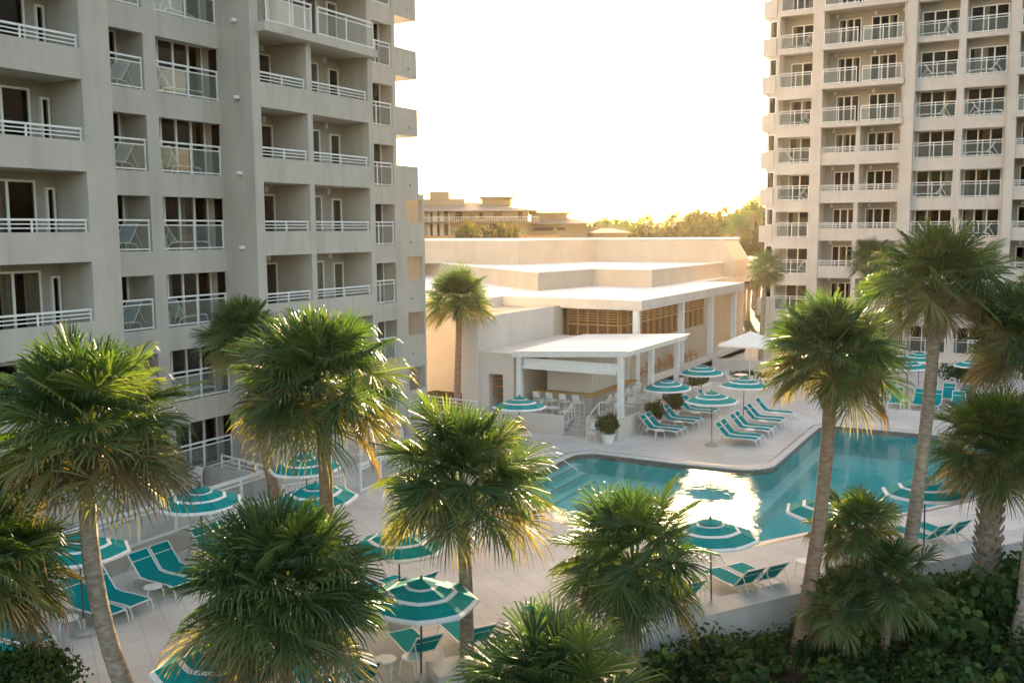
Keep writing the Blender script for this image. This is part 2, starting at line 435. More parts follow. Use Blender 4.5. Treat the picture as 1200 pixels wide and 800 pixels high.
def pbox(mb, P, u0, u1, o0, o1, z0, z1, mi=0):
    vs = [P(u0, o0, z0), P(u1, o0, z0), P(u1, o1, z0), P(u0, o1, z0), P(u0, o0, z1), P(u1, o0, z1), P(u1, o1, z1), P(u0, o1, z1)]
    mb.add(vs, [(0, 3, 2, 1), (4, 5, 6, 7), (0, 1, 5, 4), (1, 2, 6, 5), (2, 3, 7, 6), (3, 0, 4, 7)], mi)

def door(parent, P, u0, u1, ob, z0, z1, panes, org, seed):
    """sliding door: near-black panel for the unlit room, curtains, frame, glass"""
    r = random.Random(seed * 31 + 7)
    fr = MB(org)
    t = .07
    pbox(fr, P, u0, u0 + t, ob, ob + .10, z0, z1); pbox(fr, P, u1 - t, u1, ob, ob + .10, z0, z1)
    pbox(fr, P, u0 + t, u1 - t, ob, ob + .098, z1 - t, z1); pbox(fr, P, u0 + t, u1 - t, ob, ob + .098, z0, z0 + .04)
    wd = (u1 - u0) / panes
    for i in range(1, panes):
        u = u0 + wd * i
        pbox(fr, P, u - .045, u + .045, ob + .01, ob + .104, z0 + .04, z1 - t)
    f = fr.build('window', WHITE if seed % 5 else PLAST, parent)
    rm = MB(org); pbox(rm, P, u0 + t, u1 - t, ob + .002, ob + .012, z0 + .04, z1 - t); rm.build('room_shade_panel', ROOM_SHADE, f)  # thin dark sheet on the back wall, room shade painted as colour
    gm = MB(org); pbox(gm, P, u0 + t, u1 - t, ob + .07, ob + .078, z0 + .042, z1 - t - .002); gm.build('glass_pane', GLASSW, f)
    c = MB(org); any_c = False
    for i in range(panes):
        a = u0 + wd * i + .05; b = u0 + wd * (i + 1) - .05
        k = r.random()
        if k < .20: c1, c2 = a, a + (b - a) * r.uniform(.25, .5)
        elif k < .36: c1, c2 = b - (b - a) * r.uniform(.25, .9), b
        else: continue
        n = max(4, int((c2 - c1) / .06)); any_c = True
        for j in range(n):
            ua = c1 + (c2 - c1) * j / n; ub = c1 + (c2 - c1) * (j + 1) / n
            oa = ob + .02 + (.03 if j % 2 else 0); obb = ob + .02 + (0 if j % 2 else .03)
            c.add([P(ua, oa, z0 + .05), P(ub, obb, z0 + .05), P(ub, obb, z1 - t - .01), P(ua, oa, z1 - t - .01)], [(0, 1, 2, 3)])
    if any_c: c.build('curtain', CURTO if r.random() < .22 else CURT, f)
    return f

FLOOR = [1.08 + 2.75 * k for k in range(14)]     # storey floor heights shared by both towers
H_ = 2.75

def tower(name, P, org, label, wallm, bays, piers, floors, vis, body, rails_k, sideboxes=None):
    root = empty(name, org)
    org = Vector(org)
    W = MB(org)            # walls
    SF = MB(org)           # recess surfaces
    kmax = floors
    ztop = FLOOR[0] + H_ * kmax
    for pr in piers:
        u0, u1, of, ob = pr[:4]
        if len(pr) == 4: pbox(W, P, u0, u1, ob, of, -.6, ztop + 1.0)
        else:
            pbox(W, P, u0, u1, ob, of, -.6, FLOOR[pr[4]] - .26)
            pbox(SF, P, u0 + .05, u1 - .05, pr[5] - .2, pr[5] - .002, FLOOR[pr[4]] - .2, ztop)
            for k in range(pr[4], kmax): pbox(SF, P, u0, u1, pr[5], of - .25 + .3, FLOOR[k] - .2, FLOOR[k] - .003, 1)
    lamps = []
    for bi, b in enumerate(bays):
        u0, u1, of, ob = b['u0'], b['u1'], b['of'], b['ob']
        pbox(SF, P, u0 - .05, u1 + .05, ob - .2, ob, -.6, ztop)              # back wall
        pbox(W, P, u0, u1, of - .25, of - .003, -.6, FLOOR[0] - .0)           # plinth
        pbox(W, P, u0, u1, ob, of - .004, ztop, ztop + 1.0)
        for k in range(kmax):
            z = FLOOR[k]; kd = b['kind'](k)
            proj = b.get('proj', lambda k: 0)(k)
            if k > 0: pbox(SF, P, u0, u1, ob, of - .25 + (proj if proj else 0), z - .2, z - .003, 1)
            if kd == 'bars':
                ps = z + .71; btm = z - .2 if k else z
                pbox(W, P, u0, u1, of - .25, of - .003, btm, ps)
                if k in vis: rails_k(k) and railing(root, P, u0 + .02, u1 - .02, of - .13, ps, 'bars', org)
            elif kd == 'glass':       # floor to rail glass above a deep band
                pbox(W, P, u0, u1, of - .25, of - .003, (z - .80) if k else z, z + .045)
                if k in vis: railing(root, P, u0 + .02, u1 - .02, of - .1, z + .045, 'glass', org)
            elif kd == 'slab':        # thin slab edge and glass (projecting)
                pbox(W, P, u0 - (.149 if proj else 0), u1 + (.149 if proj else 0), of - .25 + .0, of + proj, z - .26, z + .06)
                if k in vis: railing(root, P, u0 + .02, u1 - .02, of + proj - .1, z + .06, 'glass', org)
            for (d0, d1, panes, zh) in b['doors']:
                if k in vis: door(root, P, d0, d1, ob, z, z + zh, panes, org, bi * 17 + k * 5 + int(d0 * 3))
    W.box(*body, 0)
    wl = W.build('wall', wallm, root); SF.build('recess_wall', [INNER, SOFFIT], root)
    tag(root, label, 'building')
    return root

# left tower: facade along +Y, looking +X
PL = lambda u, o, z: (-25.9 + o, u, z)
bar = lambda k: 'bars'
gls = lambda k: 'glass'
baysL = [
 dict(u0=11.2, u1=15.2, of=0, ob=-1.7, kind=bar, doors=[(11.4, 14.2, 3, 2.25)]),
 dict(u0=15.75, u1=19.45, of=0, ob=-1.55, kind=bar, doors=[(15.9, 18.7, 3, 2.3), (19.05, 19.36, 1, 2.1)]),
 dict(u0=20.95, u1=23.12, of=-1.6, ob=-2.77, kind=gls, doors=[(21.0, 22.9, 2, 2.1)]),
 dict(u0=23.65, u1=26.55, of=-1.6, ob=-2.5, kind=gls, doors=[(23.7, 26.5, 4, 2.1)]),
 dict(u0=27.0, u1=29.55, of=0, ob=-1.9, kind=lambda k: 'bars' if k < 6 else 'slab', proj=lambda k: .45 if k >= 6 else 0, doors=[(27.7, 29.5, 2, 2.2)]),
 dict(u0=29.85, u1=33.42, of=0, ob=-1.5, kind=lambda k: 'bars' if k < 6 else 'slab', proj=lambda k: .45 if k >= 6 else 0, doors=[(30.4, 31.9, 2, 2.2), (32.55, 33.2, 1, 2.1)]),
 dict(u0=35.0, u1=37.35, of=-1.6, ob=-2.3, kind=gls, doors=[(35.1, 37.2, 2, 2.1)]),
]
piersL = [(5.0, 11.2, 0, -1.9), (15.2, 15.75, 0, -1.9), (19.45, 20.5, 0, -3.1), (20.5, 20.95, -1.6, -3.1), (23.12, 23.65, -1.6, -3.1),
          (26.55, 27.0, 0, -3.1), (29.55, 29.85, 0, -2.5, 6, -1.5), (33.42, 33.75, 0, -3.1), (33.75, 35.0, -1.6, -3.1), (37.35, 37.6, -1.6, -3.1)]
TL = tower('hotel_tower', PL, (-27.5, 27, 0), 'large grey stucco hotel tower filling the left side of the view', STUCCO, baysL, piersL, 13, range(0, 9),
           (-29.02, 4.9, -.6, -45, 37.59, 36.9), lambda k: True)
# corner balconies at its far end: solid parapets on a cantilever, lower storeys closed by an outer wall
mb = MB(TL.location)
for k in range(13):
    z = FLOOR[k]; mb = MB(TL.location)
    X0, X1 = -31.2, -27.503; Y0, Y1 = 37.602, 39.35 if k >= 4 else 39.8
    mb.box(X0, Y0, z - .25, X1, Y1, z - .05)                       # slab
    mb.box(X1 - .2, Y0, z - .05, X1, Y1, z + 1.07)                 # parapet outward
    mb.box(X0, Y1 - .2, z - .05, X1 - .2, Y1, z + 1.07)            # parapet at the end
    if k < 4:                                                     # lower storeys: face with opening
        mb.box(X1 - .2, Y0, z + 1.07, X1, 38.3, z + H_ - .25)
        mb.box(X1 - .2, Y1 - .15, z + 1.07, X1, Y1, z + H_ - .25)
        mb.box(X1 - .2, 38.3, z + 2.2, X1, Y1 - .15, z + H_ - .25)
        mb.box(X0, Y1 - .2, z + 1.07, X1 - .2, Y1 - .002, z + H_ - .25)
    mb.tube([(X1, 38.6, z + .15), (X1 + .12, 38.6, z + .15)], .06, 8)
    mb.build('corner_balcony', STUCCO, TL)
# partition and lamp boxes
def lampbox(parent, p, d):
    m = MB(parent.location); x, y, z = p
    m.tube([(x, y, z), (x + d[0] * .05, y + d[1] * .05, z)], .06, 10)
    m.lathe([(.07, -.05), (.12, -.03), (.12, .05), (.06, .08)], 12, (x + d[0] * .12, y + d[1] * .12, z))
    m.build('wall_lamp', PLAST, parent, smooth=False)
for k in range(0, 8):
    m = MB(TL.location); m.box(-28.0, 26.515, FLOOR[k] + .08, -27.62, 26.548, FLOOR[k] + 1.95); m.build('side_pane', ROOM_SHADE, TL)
for k in range(0, 8):
    lampbox(TL, (-26.55, 26.55, FLOOR[k] + .1), (0, -1))
    lampbox(TL, (-27.9, 15.9 + .5, FLOOR[k] + 2.3), (1, 0)) if False else None
    for (y, xo) in ((28.9, -27.795), (32.2, -27.395), (17.2, -27.445)):
        m = MB(TL.location); m.box(xo, y, FLOOR[k] + 2.28, xo + .16, y + .16, FLOOR[k] + 2.5); m.build('wall_lamp', PLAST, TL)

# right tower: facade along +X, looking -Y
PR = lambda u, o, z: (u, 73.4 - o, z)
def mk(u0, u1, of, ob, kind, doors, proj=None):
    d = dict(u0=u0, u1=u1, of=of, ob=ob, kind=kind, doors=doors)
    if proj: d['proj'] = proj
    return d
baysR = [
 mk(-18.55, -16.15, 0, -1.5, lambda k: 'glass' if k < 8 else 'slab', [(-18.0, -16.3, 2, 2.0)], lambda k: .0),
 mk(-15.35, -12.95, 0, -1.8, lambda k: 'bars' if k < 6 else 'slab', [(-14.7, -13.1, 3, 2.15)], lambda k: .35 if k >= 6 else 0),
 mk(-12.65, -9.95, 0, -1.8, lambda k: 'bars' if k < 6 else 'slab', [(-12.4, -10.6, 3, 2.15)], lambda k: .35 if k >= 6 else 0),
 mk(-9.1, -6.45, -.35, -1.5, lambda k: 'glass' if k < 8 else 'slab', [(-8.95, -6.5, 3, 2.0)], lambda k: 0),
 mk(-6.0, -3.4, -.35, -1.5, lambda k: 'glass' if k < 8 else 'slab', [(-5.85, -3.5, 3, 2.0)], lambda k: 0),
 mk(-2.7, -.2, 0, -1.8, lambda k: 'bars' if k < 6 else 'slab', [(-2.4, -.4, 3, 2.15)], lambda k: .35 if k >= 6 else 0),
 mk(.1, 2.8, 0, -1.8, lambda k: 'bars' if k < 6 else 'slab', [(.3, 2.6, 3, 2.15)], lambda k: .35 if k >= 6 else 0),
]
piersR = [(-19.35, -18.55, 0, -1.7), (-16.15, -15.9, 0, -2), (-15.9, -15.35, .15, -2), (-12.95, -12.65, 0, -2, 6, -1.8), (-9.95, -9.75, 0, -2), (-9.75, -9.1, .15, -2),
          (-6.45, -6.0, -.35, -1.7), (-3.4, -3.25, -.35, -1.7), (-3.25, -2.7, .15, -2), (-.2, .1, 0, -2), (2.8, 3.4, .15, -2), (3.4, 12.0, 0, -2)]
TR = tower('hotel_tower', PR, (-8, 73.4, 0), 'tan hotel tower with many balconies on the right beyond the pool', STUCCO_R, baysR, piersR, 13, range(0, 10),
           (-19.3, 75.42, -.6, 12, 92, 36.9), lambda k: True)
mb = MB(TR.location)
for k in range(13):                                                # corner balconies on its left flank
    z = FLOOR[k]; mb = MB(TR.location)
    mb.box(-19.75, 73.2, z - .3, -18.78, 73.398, z + .95)
    mb.box(-19.75, 73.398, z - .3, -19.352, 75.0, z + .95)
    mb.tube([(-19.1, 73.2, z - .02), (-19.1, 73.1, z - .02)], .07, 8)
    mb.build('corner_balcony', STUCCO_R, TR)
for k in range(1, 9):
    door(TR, PR, -19.25, -18.7, .002, FLOOR[k] + 1.0, FLOOR[k] + 2.2, 1, TR.location, k)
for k in range(0, 9):
    for (x, o) in ((-14.9, 75.2), (-12.2, 75.2), (-10.3, 75.2), (-2.2, 75.2)):
        m = MB(TR.location); m.box(x, o - .18, FLOOR[k] + 2.25, x + .16, o - .002, FLOOR[k] + 2.5); m.build('wall_lamp', PLAST, TR)

# ------------------------------------------------------------------ pavilion
PV = empty('pavilion_building', (-30, 62, 0))
o = PV.location
mb = MB(o)
# low roof mass: front wing edge at Y=52, colonnade eave at X=-20.7
mb.prism([(-20.7, 51.9), (-20.7, 73.0), (-24.0, 73.0), (-24.0, 100), (-60, 100), (-60, 48.62), (-30.0, 48.62), (-30.0, 51.9)], 5.35, 5.95, 0, 1)
mb.build('roof_slab', [CREAM2, ROOFW], PV)
mb = MB(o)
mb.prism([(-24.9, 64.3), (-24.9, 98), (-58, 98), (-58, 80), (-39.1, 64.5), (-30.5, 57.5), (-29.5, 64.3)], 5.95, 7.15, 0, 1)
mb.prism([(-24.9, 81.0), (-24.9, 85.5), (-57, 85.5), (-57, 71.3), (-39.7, 71.3), (-37.0, 81.0)], 7.15, 9.15, 0, 1)
mb.build('upper_wall', [CREAM, ROOFW], PV)
mb = MB(o)
for poly, z in (([(-24.9, 64.3), (-24.9, 98), (-58, 98), (-58, 80), (-39.1, 64.5), (-30.5, 57.5), (-29.5, 64.3)], 7.15),
                ([(-24.9, 81.0), (-24.9, 85.5), (-57, 85.5), (-57, 71.3), (-39.7, 71.3), (-37.0, 81.0)], 9.15)):
    n = len(poly)
    for i in range(n):
        a, b = poly[i], poly[(i + 1) % n]
        mb.bar((a[0], a[1], z + .06), (b[0], b[1], z + .06), .26, .12)
mb.build('parapet_coping', ROOFW, PV)
mb = MB(o)
mb.add([(-24.9, 81, 9.0), (-24.9, 85.5, 9.0), (-23.9, 85.5, 7.4), (-23.9, 81, 7.4), (-24.9, 81, 5.96), (-23.9, 81, 5.96), (-24.9, 85.5, 5.96), (-23.9, 85.5, 5.96)],
       [(0, 3, 2, 1), (0, 4, 5, 3), (3, 5, 7, 2), (1, 2, 7, 6)])
mb.build('lean_to_roof', CREAM, PV)
mb = MB(o)
mb.box(-60, 48.63, -.6, -27.0, 49.0, 5.349)             # cream wall left
mb.box(-26.99, 42.5, -.6, -26.0, 52.3, 5.5)              # pale side wall with parapet
mb.box(-60, 49.0, -.6, -27.0, 95, 5.34)
mb.build('wall', CREAM, PV)
mb = MB(o)
mb.box(-27.0, 42.3, -.6, -25.98, 42.499, 5.5)
mb.box(-25.999, 42.5, 3.75, -25.97, 51, 5.52)
mb.box(-25.97, 42.498, .0, -25.45, 48, 3.6); mb.box(-24.6, 42.498, .0, -23.95, 48, 3.6); mb.box(-25.45, 42.498, 2.6, -24.6, 48, 3.6)
mb.box(-25.45, 44.0, 0, -24.6, 48, 2.6)
mb.box(-25.97, 42.45, 3.6, -23.95, 51.6, 3.75, 0)
mb.build('side_wall', CREAM2, PV)
mb = MB(o); mb.box(-25.45, 43.9, 0, -24.6, 43.98, 2.6); mb.build('doorway', WOODW, PV)
for z in (1.5, 1.9, 2.3):
    mb = MB(o); mb.box(-25.4, 42.7, z, -24.65, 43.1, z + .05); mb.build('shelf', ORWOOD, PV)
# window walls under the eave: front (facing -Y) and colonnade side (facing +X)
mb = MB(o)
mb.box(-26.0, 53.0, 0, -22.6, 53.3, 3.1); mb.box(-22.9, 53.3, 0, -22.6, 72.9, 3.0); mb.box(-26.0, 53.0, 5.2, -22.6, 53.3, 5.349); mb.box(-22.9, 53.3, 5.2, -22.6, 72.9, 5.349)
mb.box(-22.9, 69.0, 3.0, -22.6, 72.9, 5.2)
mb.build('lower_wall', CREAM, PV)
mb = MB(o); mb.box(-26.0, 53.1, 3.1, -22.62, 53.2, 5.2); mb.box(-22.8, 53.3, 3.0, -22.7, 69.0, 5.2); mb.build('window_wall', WOODW, PV)
mb = MB(o)                                               # frames
for i in range(6):
    x = -26 + (3.35) * i / 5; mb.box(x - .03, 52.95, 3.1, x + .03, 53.099, 5.2)
for i in range(15):
    y = 53.3 + 15.6 * i / 14; mb.box(-22.7, y - .035, 3.0, -22.55, y + .035, 5.2)
mb.box(-26, 52.93, 4.25, -22.55, 53.098, 4.33); mb.box(-22.699, 53.3, 4.2, -22.53, 69, 4.28)
mb.build('window_frame', SLATE, PV)
for (seg0, seg1) in ((-26, -24.9), (-24.9, -23.8), (-23.8, -22.6)):
    mb = MB(o)
    for j in range(5): z = 4.50 + j * .15; mb.box(seg0 + .03, 52.9, z, seg1 - .03, 52.96, z + .05)
    mb.build('slat_screen', SLATE, PV)
for i in range(7):
    mb = MB(o); a = 53.3 + 15.6 * i / 7; b = a + 15.6 / 7
    for j in range(5): z = 4.45 + j * .15; mb.box(-22.55, a + .04, z, -22.48, b - .04, z + .05)
    mb.build('slat_screen', SLATE, PV)
for y in (52.15, 59.9, 66.1, 71.7):
    mb = MB(o); mb.box(-21.3, y - .17, 0, -20.95, y + .17, 5.349); mb.build('column', WHITE, PV)
mb = MB(o); mb.box(-26, 53.31, 0, -23, 72.9, .02); mb.box(-22.55, 49.5, .6, -20.5, 72.9, .95); mb.build('dining_floor', CREAM, PV)
mb = MB(o); mb.box(-20.72, 53.0, 0, -20.5, 72.8, 1.35); mb.build('low_dining_wall', CREAM2, PV)
tag(PV, 'low cream pavilion with stepped flat white roofs and a colonnade beside the pool', 'building')

# terrace, steps, patio walls
tag((lambda m: (m.prism([(-26, 41.75), (-20.72, 41.75), (-20.72, 43.2), (-19.28, 43.2), (-19.28, 41.75), (-17.95, 41.75), (-17.95, 53.3), (-26, 53.3)], 0.0, .6), m.build('bar_terrace', PAVER))[1])(MB()), kind='structure')
st = MB()
for k in range(4): st.box(-20.6, 41.55 + k * .38, 0, -19.4, 43.19, .15 * (k + 1) - .004 * (k == 3))
tag(st.build('terrace_steps', COPING), kind='structure')
wall_run('terrace_wall', [(-24.5, 41.62), (-20.72, 41.62)], .22, 0, .95, CREAM2, 'low white wall in front of the bar left of the steps')
wall_run('terrace_wall', [(-19.3, 41.62), (-17.8, 41.62), (-17.8, 53.4)], .22, 0, .95, CREAM2, 'low white wall running from the steps back along the striped loungers')
wall_run('terrace_wall', [(-17.8, 53.6), (-17.8, 56.0), (-12.2, 56.0)], .3, 0, .8, CREAM2, 'low cream planter wall behind the farthest poolside umbrella')
wall_run('terrace_wall', [(-20.4, 64.5), (-14.6, 64.5)], .35, 0, 1.1, CREAM2, 'low cream wall under the big white square umbrella')
for sx, lab in ((-20.66, 'left'), (-19.34, 'right')):
    m = MB((sx, 41.7, 0)); m.tube([(sx, 41.5, .0), (sx, 41.5, .95), (sx, 42.9, 1.5), (sx, 42.9, .6)], .03, 6)
    tag(m.build('handrail', WHITE), 'white handrail on the %s side of the bar terrace steps' % lab, 'handrail').location = (sx, 41.7, 0)

# bar canopy
CN = empty('bar_canopy', (-20.7, 46.5, .6)); o = CN.location
mb = MB(o)
A = [(-23.93, 42.3, 3.62), (-17.6, 42.3, 4.0), (-17.6, 50.9, 4.0), (-23.93, 50.9, 3.68)]
mb.add([(x, y, z - .04) for x, y, z in A] + [(x, y, z + .26) for x, y, z in A], [(0, 3, 2, 1), (0, 1, 5, 4), (1, 2, 6, 5), (2, 3, 7, 6), (3, 0, 4, 7)], 0)
mb.add([(x, y, z + .26) for x, y, z in A], [(0, 1, 2, 3)], 1)
mb.add([(x, y, z) for x, y, z in ((-17.6, 42.3, 4.262), (-17.42, 42.12, 4.262), (-17.42, 51.0, 4.262), (-17.6, 50.9, 4.262))], [(0, 1, 2, 3)], 0)
mb.build('roof', [WHITE, ROOFW], CN)
for (x, y) in ((-23.6, 42.5), (-18.0, 42.5), (-18.0, 50.4), (-18.0, 46.5), (-20.3, 49.9)):
    mb = MB(o); zt = 3.6 + (x + 23.9) / 6.3 * .36
    mb.box(x - .13, y - .13, .6, x + .13, y + .13, zt); mb.build('post', WHITE, CN)
mb = MB(o); mb.box(-23.4, 42.55, 3.1, -18.2, 42.62, 3.55); mb.bar((-23.4, 42.5, 3.1), (-18.2, 42.5, 3.1), .16, .16)
mb.build('rolled_awning', WFAB, CN)
tag(CN, 'white flat bar canopy on square posts over the terrace', 'canopy')
BR = empty('bar_kiosk', (-21.5, 45, .6)); o = BR.location
mb = MB(o)
mb.box(-22.9, 44.2, 1.7, -20.4, 49.5, 3.5)
for i in range(11): mb.box(-20.4, 44.3 + i * .47, 1.72, -20.375, 44.32 + i * .47, 3.5)
for i in range(5): mb.box(-22.8 + i * .5, 44.178, 1.72, -22.78 + i * .5, 44.2, 3.5)
mb.build('shutter', CREAM2, BR)
mb = MB(o); mb.box(-23.6, 43.8, 1.60, -20.0, 44.2, 1.68); mb.box(-20.4, 44.2, 1.60, -20.0, 49.6, 1.68); mb.build('counter_top', SLATE, BR)
mb = MB(o); mb.box(-23.4, 44.0, .6, -20.2, 44.2, 1.6); mb.box(-20.4, 44.2, .6, -20.2, 49.5, 1.6); mb.build('counter_front', CONC, BR)
mb = MB(o); mb.box(-23.9, 46.5, .6, -22.9, 46.6, 3.5); mb.build('back_panel', WOODW, BR)
tag(BR, 'shuttered bar with a wooden counter under the white canopy', 'bar')

# ------------------------------------------------------------------ furniture prototypes
def make_umbrella():
    r = empty('umbrella')
    m = MB(); n = 8
    rings = [(0, 2.50), (.30, 2.435), (.385, 2.41), (.70, 2.305), (.80, 2.27), (1.17, 2.12), (1.26, 2.085), (1.262, 2.045)]
    mi = [0, 1, 0, 1, 0, 1, 1]
    sub = 3
    for i in range(len(rings) - 1):
        for k in range(n):
            for j in range(sub):
                q = []
                for (rr, zz), jj in ((rings[i], j), (rings[i], j + 1), (rings[i + 1], j + 1), (rings[i + 1], j)):
                    t = jj / sub
                    a0 = 2 * math.pi * (k + .5) / n; a1 = 2 * math.pi * (k + 1.5) / n
                    x = rr * (math.cos(a0) * (1 - t) + math.cos(a1) * t); y = rr * (math.sin(a0) * (1 - t) + math.sin(a1) * t)
                    sag = .02 * rr * math.sin(math.pi * t)
                    q.append((x, y, zz - sag))
                m.add(q, [(3, 2, 1, 0)] if rings[i][0] else [(3, 2, 0)], mi[i])
    m.build('canopy', [TEAL, WFAB], r)
    m = MB()
    m.add([(.34 * math.cos(2 * math.pi * (k + .5) / 8), .34 * math.sin(2 * math.pi * (k + .5) / 8), 2.47) for k in range(8)] + [(0, 0, 2.56)],
          [(k, (k + 1) % 8, 8) for k in range(8)])
    m.build('vent_cap', TEAL, r)
    m = MB(); m.tube([(0, 0, .05), (0, 0, 2.52)], .022, 8); m.lathe([(.03, 2.54), (.035, 2.58), (.01, 2.64)], 8); m.build('pole', DARKFR, r)
    m = MB()
    for k in range(8):
        a = 2 * math.pi * (k + .5) / 8
        m.bar((.03 * math.cos(a), .03 * math.sin(a), 2.44), (1.2 * math.cos(a), 1.2 * math.sin(a), 2.07), .015, .02)
        m.bar((.03 * math.cos(a), .03 * math.sin(a), 1.85), (.6 * math.cos(a), .6 * math.sin(a), 2.24), .012, .015)
    m.build('rib_frame', WHITE, r)
    m = MB(); m.lathe([(.3, 0), (.3, .07), (.24, .11), (.05, .13), (.04, .4)], 20); m.build('base', CONC, r)
    return r

def make_lounger(sling=SLING, name='sun_lounger', back=48):
    r = empty(name)
    zs = .36; ca, sa = math.cos(R_(back)), math.sin(R_(back)); Lb = .78; w = .31
    hx = -.32
    # seat curves down at the foot
    seat = [(hx, zs), (0, zs - .03), (.4, zs - .015), (.8, zs - .01), (1.05, zs - .02)]
    bk = [(hx, zs), (hx - .35 * ca, zs + .34 * sa), (hx - Lb * ca, zs + Lb * sa)]
    def strip(pts, nm):
        m = MB()
        for i in range(len(pts) - 1):
            (x0, z0), (x1, z1) = pts[i], pts[i + 1]
            m.add([(x0, -w, z0), (x1, -w, z1), (x1, w, z1), (x0, w, z0)], [(0, 1, 2, 3)])
            m.add([(x0, -w, z0 - .008), (x1, -w, z1 - .008), (x1, w, z1 - .008), (x0, w, z0 - .008)], [(3, 2, 1, 0)])
        m.build(nm, sling, r)
    strip(seat, 'seat_sling'); strip(bk, 'back_sling')
    m = MB()
    for sgn in (-1, 1):
        y = sgn * (w + .02)
        m.tube([(x, y, z) for x, z in seat] + [(1.12, y, zs - .08)], .02, 6)
    m.tube([(1.08, -w - .02, zs - .03), (1.08, w + .02, zs - .03)], .02, 6); m.tube([(hx, -w, zs - .02), (hx, w, zs - .02)], .018, 6)
    m.build('seat_frame', WHITE, r)
    m = MB()
    for sgn in (-1, 1): m.tube([(x, sgn * (w + .02), z) for x, z in bk], .02, 6)
    m.tube([(bk[-1][0], -w - .02, bk[-1][1]), (bk[-1][0], w + .02, bk[-1][1])], .022, 6)
    m.tube([(hx - .5 * ca, -w, zs + .5 * sa), (hx - .5 * ca, w, zs + .5 * sa)], .014, 6)
    for sgn in (-1, 1): m.tube([(hx - .5 * ca, sgn * w, zs + .5 * sa), (hx - .62, sgn * w, zs - .16)], .012, 6)
    m.build('back_frame', WHITE, r)
    for sgn in (-1, 1):
        m = MB(); y = sgn * (w + .025)
        m.tube([(.86, y, zs - .03), (1.06, y, zs - .06), (1.14, y, zs - .18), (1.17, y, 0)], .019, 6); m.build('leg', WHITE, r)
        m = MB(); m.tube([(-.15, y, zs - .02), (-.55, y, zs - .05), (-.68, y, zs - .16), (-.72, y, 0)], .019, 6); m.build('leg', WHITE, r)
    return r

def make_side_table():
    r = empty('side_table')
    m = MB(); m.lathe([(.05, .40), (.24, .405), (.25, .42), (.24, .435)], 20); m.build('table_top', PLAST, r)
    for k in range(3):
        a = 2 * math.pi * k / 3; c, s = math.cos(a), math.sin(a)
        m = MB(); m.tube([(.15 * c, .15 * s, .40), (.23 * c, .23 * s, .37), (.27 * c, .27 * s, .25), (.29 * c, .29 * s, 0)], .018, 6); m.build('leg', PLAST, r)
    return r

def make_chair(h=.45, name='patio_chair', mat_=None):
    M = mat_ or PLAST
    r = empty(name)
    m = MB(); m.box(-.22, -.22, h - .03, .22, .22, h + .01); m.build('seat', M, r)
    m = MB()
    m.add([(-.22, -.2, h + .12), (-.22, .2, h + .12), (-.29, .2, h + .42), (-.29, -.2, h + .42), (-.245, -.2, h + .12), (-.245, .2, h + .12), (-.315, .2, h + .42), (-.315, -.2, h + .42)],
          [(0, 1, 2, 3), (7, 6, 5, 4), (0, 4, 5, 1), (2, 6, 7, 3), (1, 5, 6, 2), (0, 3, 7, 4)])
    m.build('backrest', M, r)
    for sx, sy in ((1, 1), (1, -1), (-1, 1), (-1, -1)):
        m = MB(); m.tube([(sx * .24, sy * .22, 0), (sx * .2, sy * .2, h - .03)] + ([(-.23, sy * .2, h + .15)] if sx < 0 else []), .016, 5); m.build('leg', M, r)
    m = MB()
    if name == 'bar_stool':
        for sy in (-1, 1): m.tube([(.23, sy * .21, .25), (-.23, sy * .21, .25)], .012, 5)
        m.tube([(.23, -.21, .25), (.23, .21, .25)], .012, 5)
        m.build('footrest', M, r)
    else:
        for sy in (-1, 1):
            m = MB(); m.tube([(-.22, sy * .23, h + .2), (.18, sy * .24, h + .2), (.2, sy * .22, h - .02)], .014, 5)
            m.build('armrest', M, r)
    return r

def make_table(name='patio_table', M=None, rr=.45):
    M = M or PLAST
    r = empty(name)
    m = MB(); m.lathe([(rr - .02, .70), (rr, .715), (rr, .73), (rr - .02, .74)], 20); m.build('table_top', M, r)
    m = MB(); m.tube([(0, 0, .03), (0, 0, .70)], .03, 8); m.lathe([(.26, 0), (.26, .02), (.04, .05)], 16); m.build('pedestal', M, r)
    return r

class Proto:
    def __init__(s, fn): s.fn = fn; s.o = None
    def put(s, loc, rz, label, cat, group=None, sc=1.0):
        if s.o is None: s.o = s.fn(); o = s.o
        else: o = copy_tree(s.o)
        o.location = loc; o.rotation_euler = (0, 0, rz); o.scale = (sc, sc, sc)
        for k in ('label', 'category', 'group'):
            if k in o: del o[k]
        tag(o, label, cat, group); return o
UMB = Proto(make_umbrella)
LNG = Proto(make_lounger)
LNGF = Proto(lambda: make_lounger(SLING, 'sun_lounger', 20))
BLW = Proto(lambda: make_lounger(SLINGP, 'balcony_recliner', 55))
BLB = Proto(lambda: make_lounger(SLINGB, 'balcony_recliner', 55))
TAB = Proto(make_side_table)
CHR = Proto(make_chair)
STL = Proto(lambda: make_chair(.75, 'bar_stool'))
DCH = Proto(lambda: make_chair(.45, 'dining_chair', ORWOOD))
PTB = Proto(make_table)

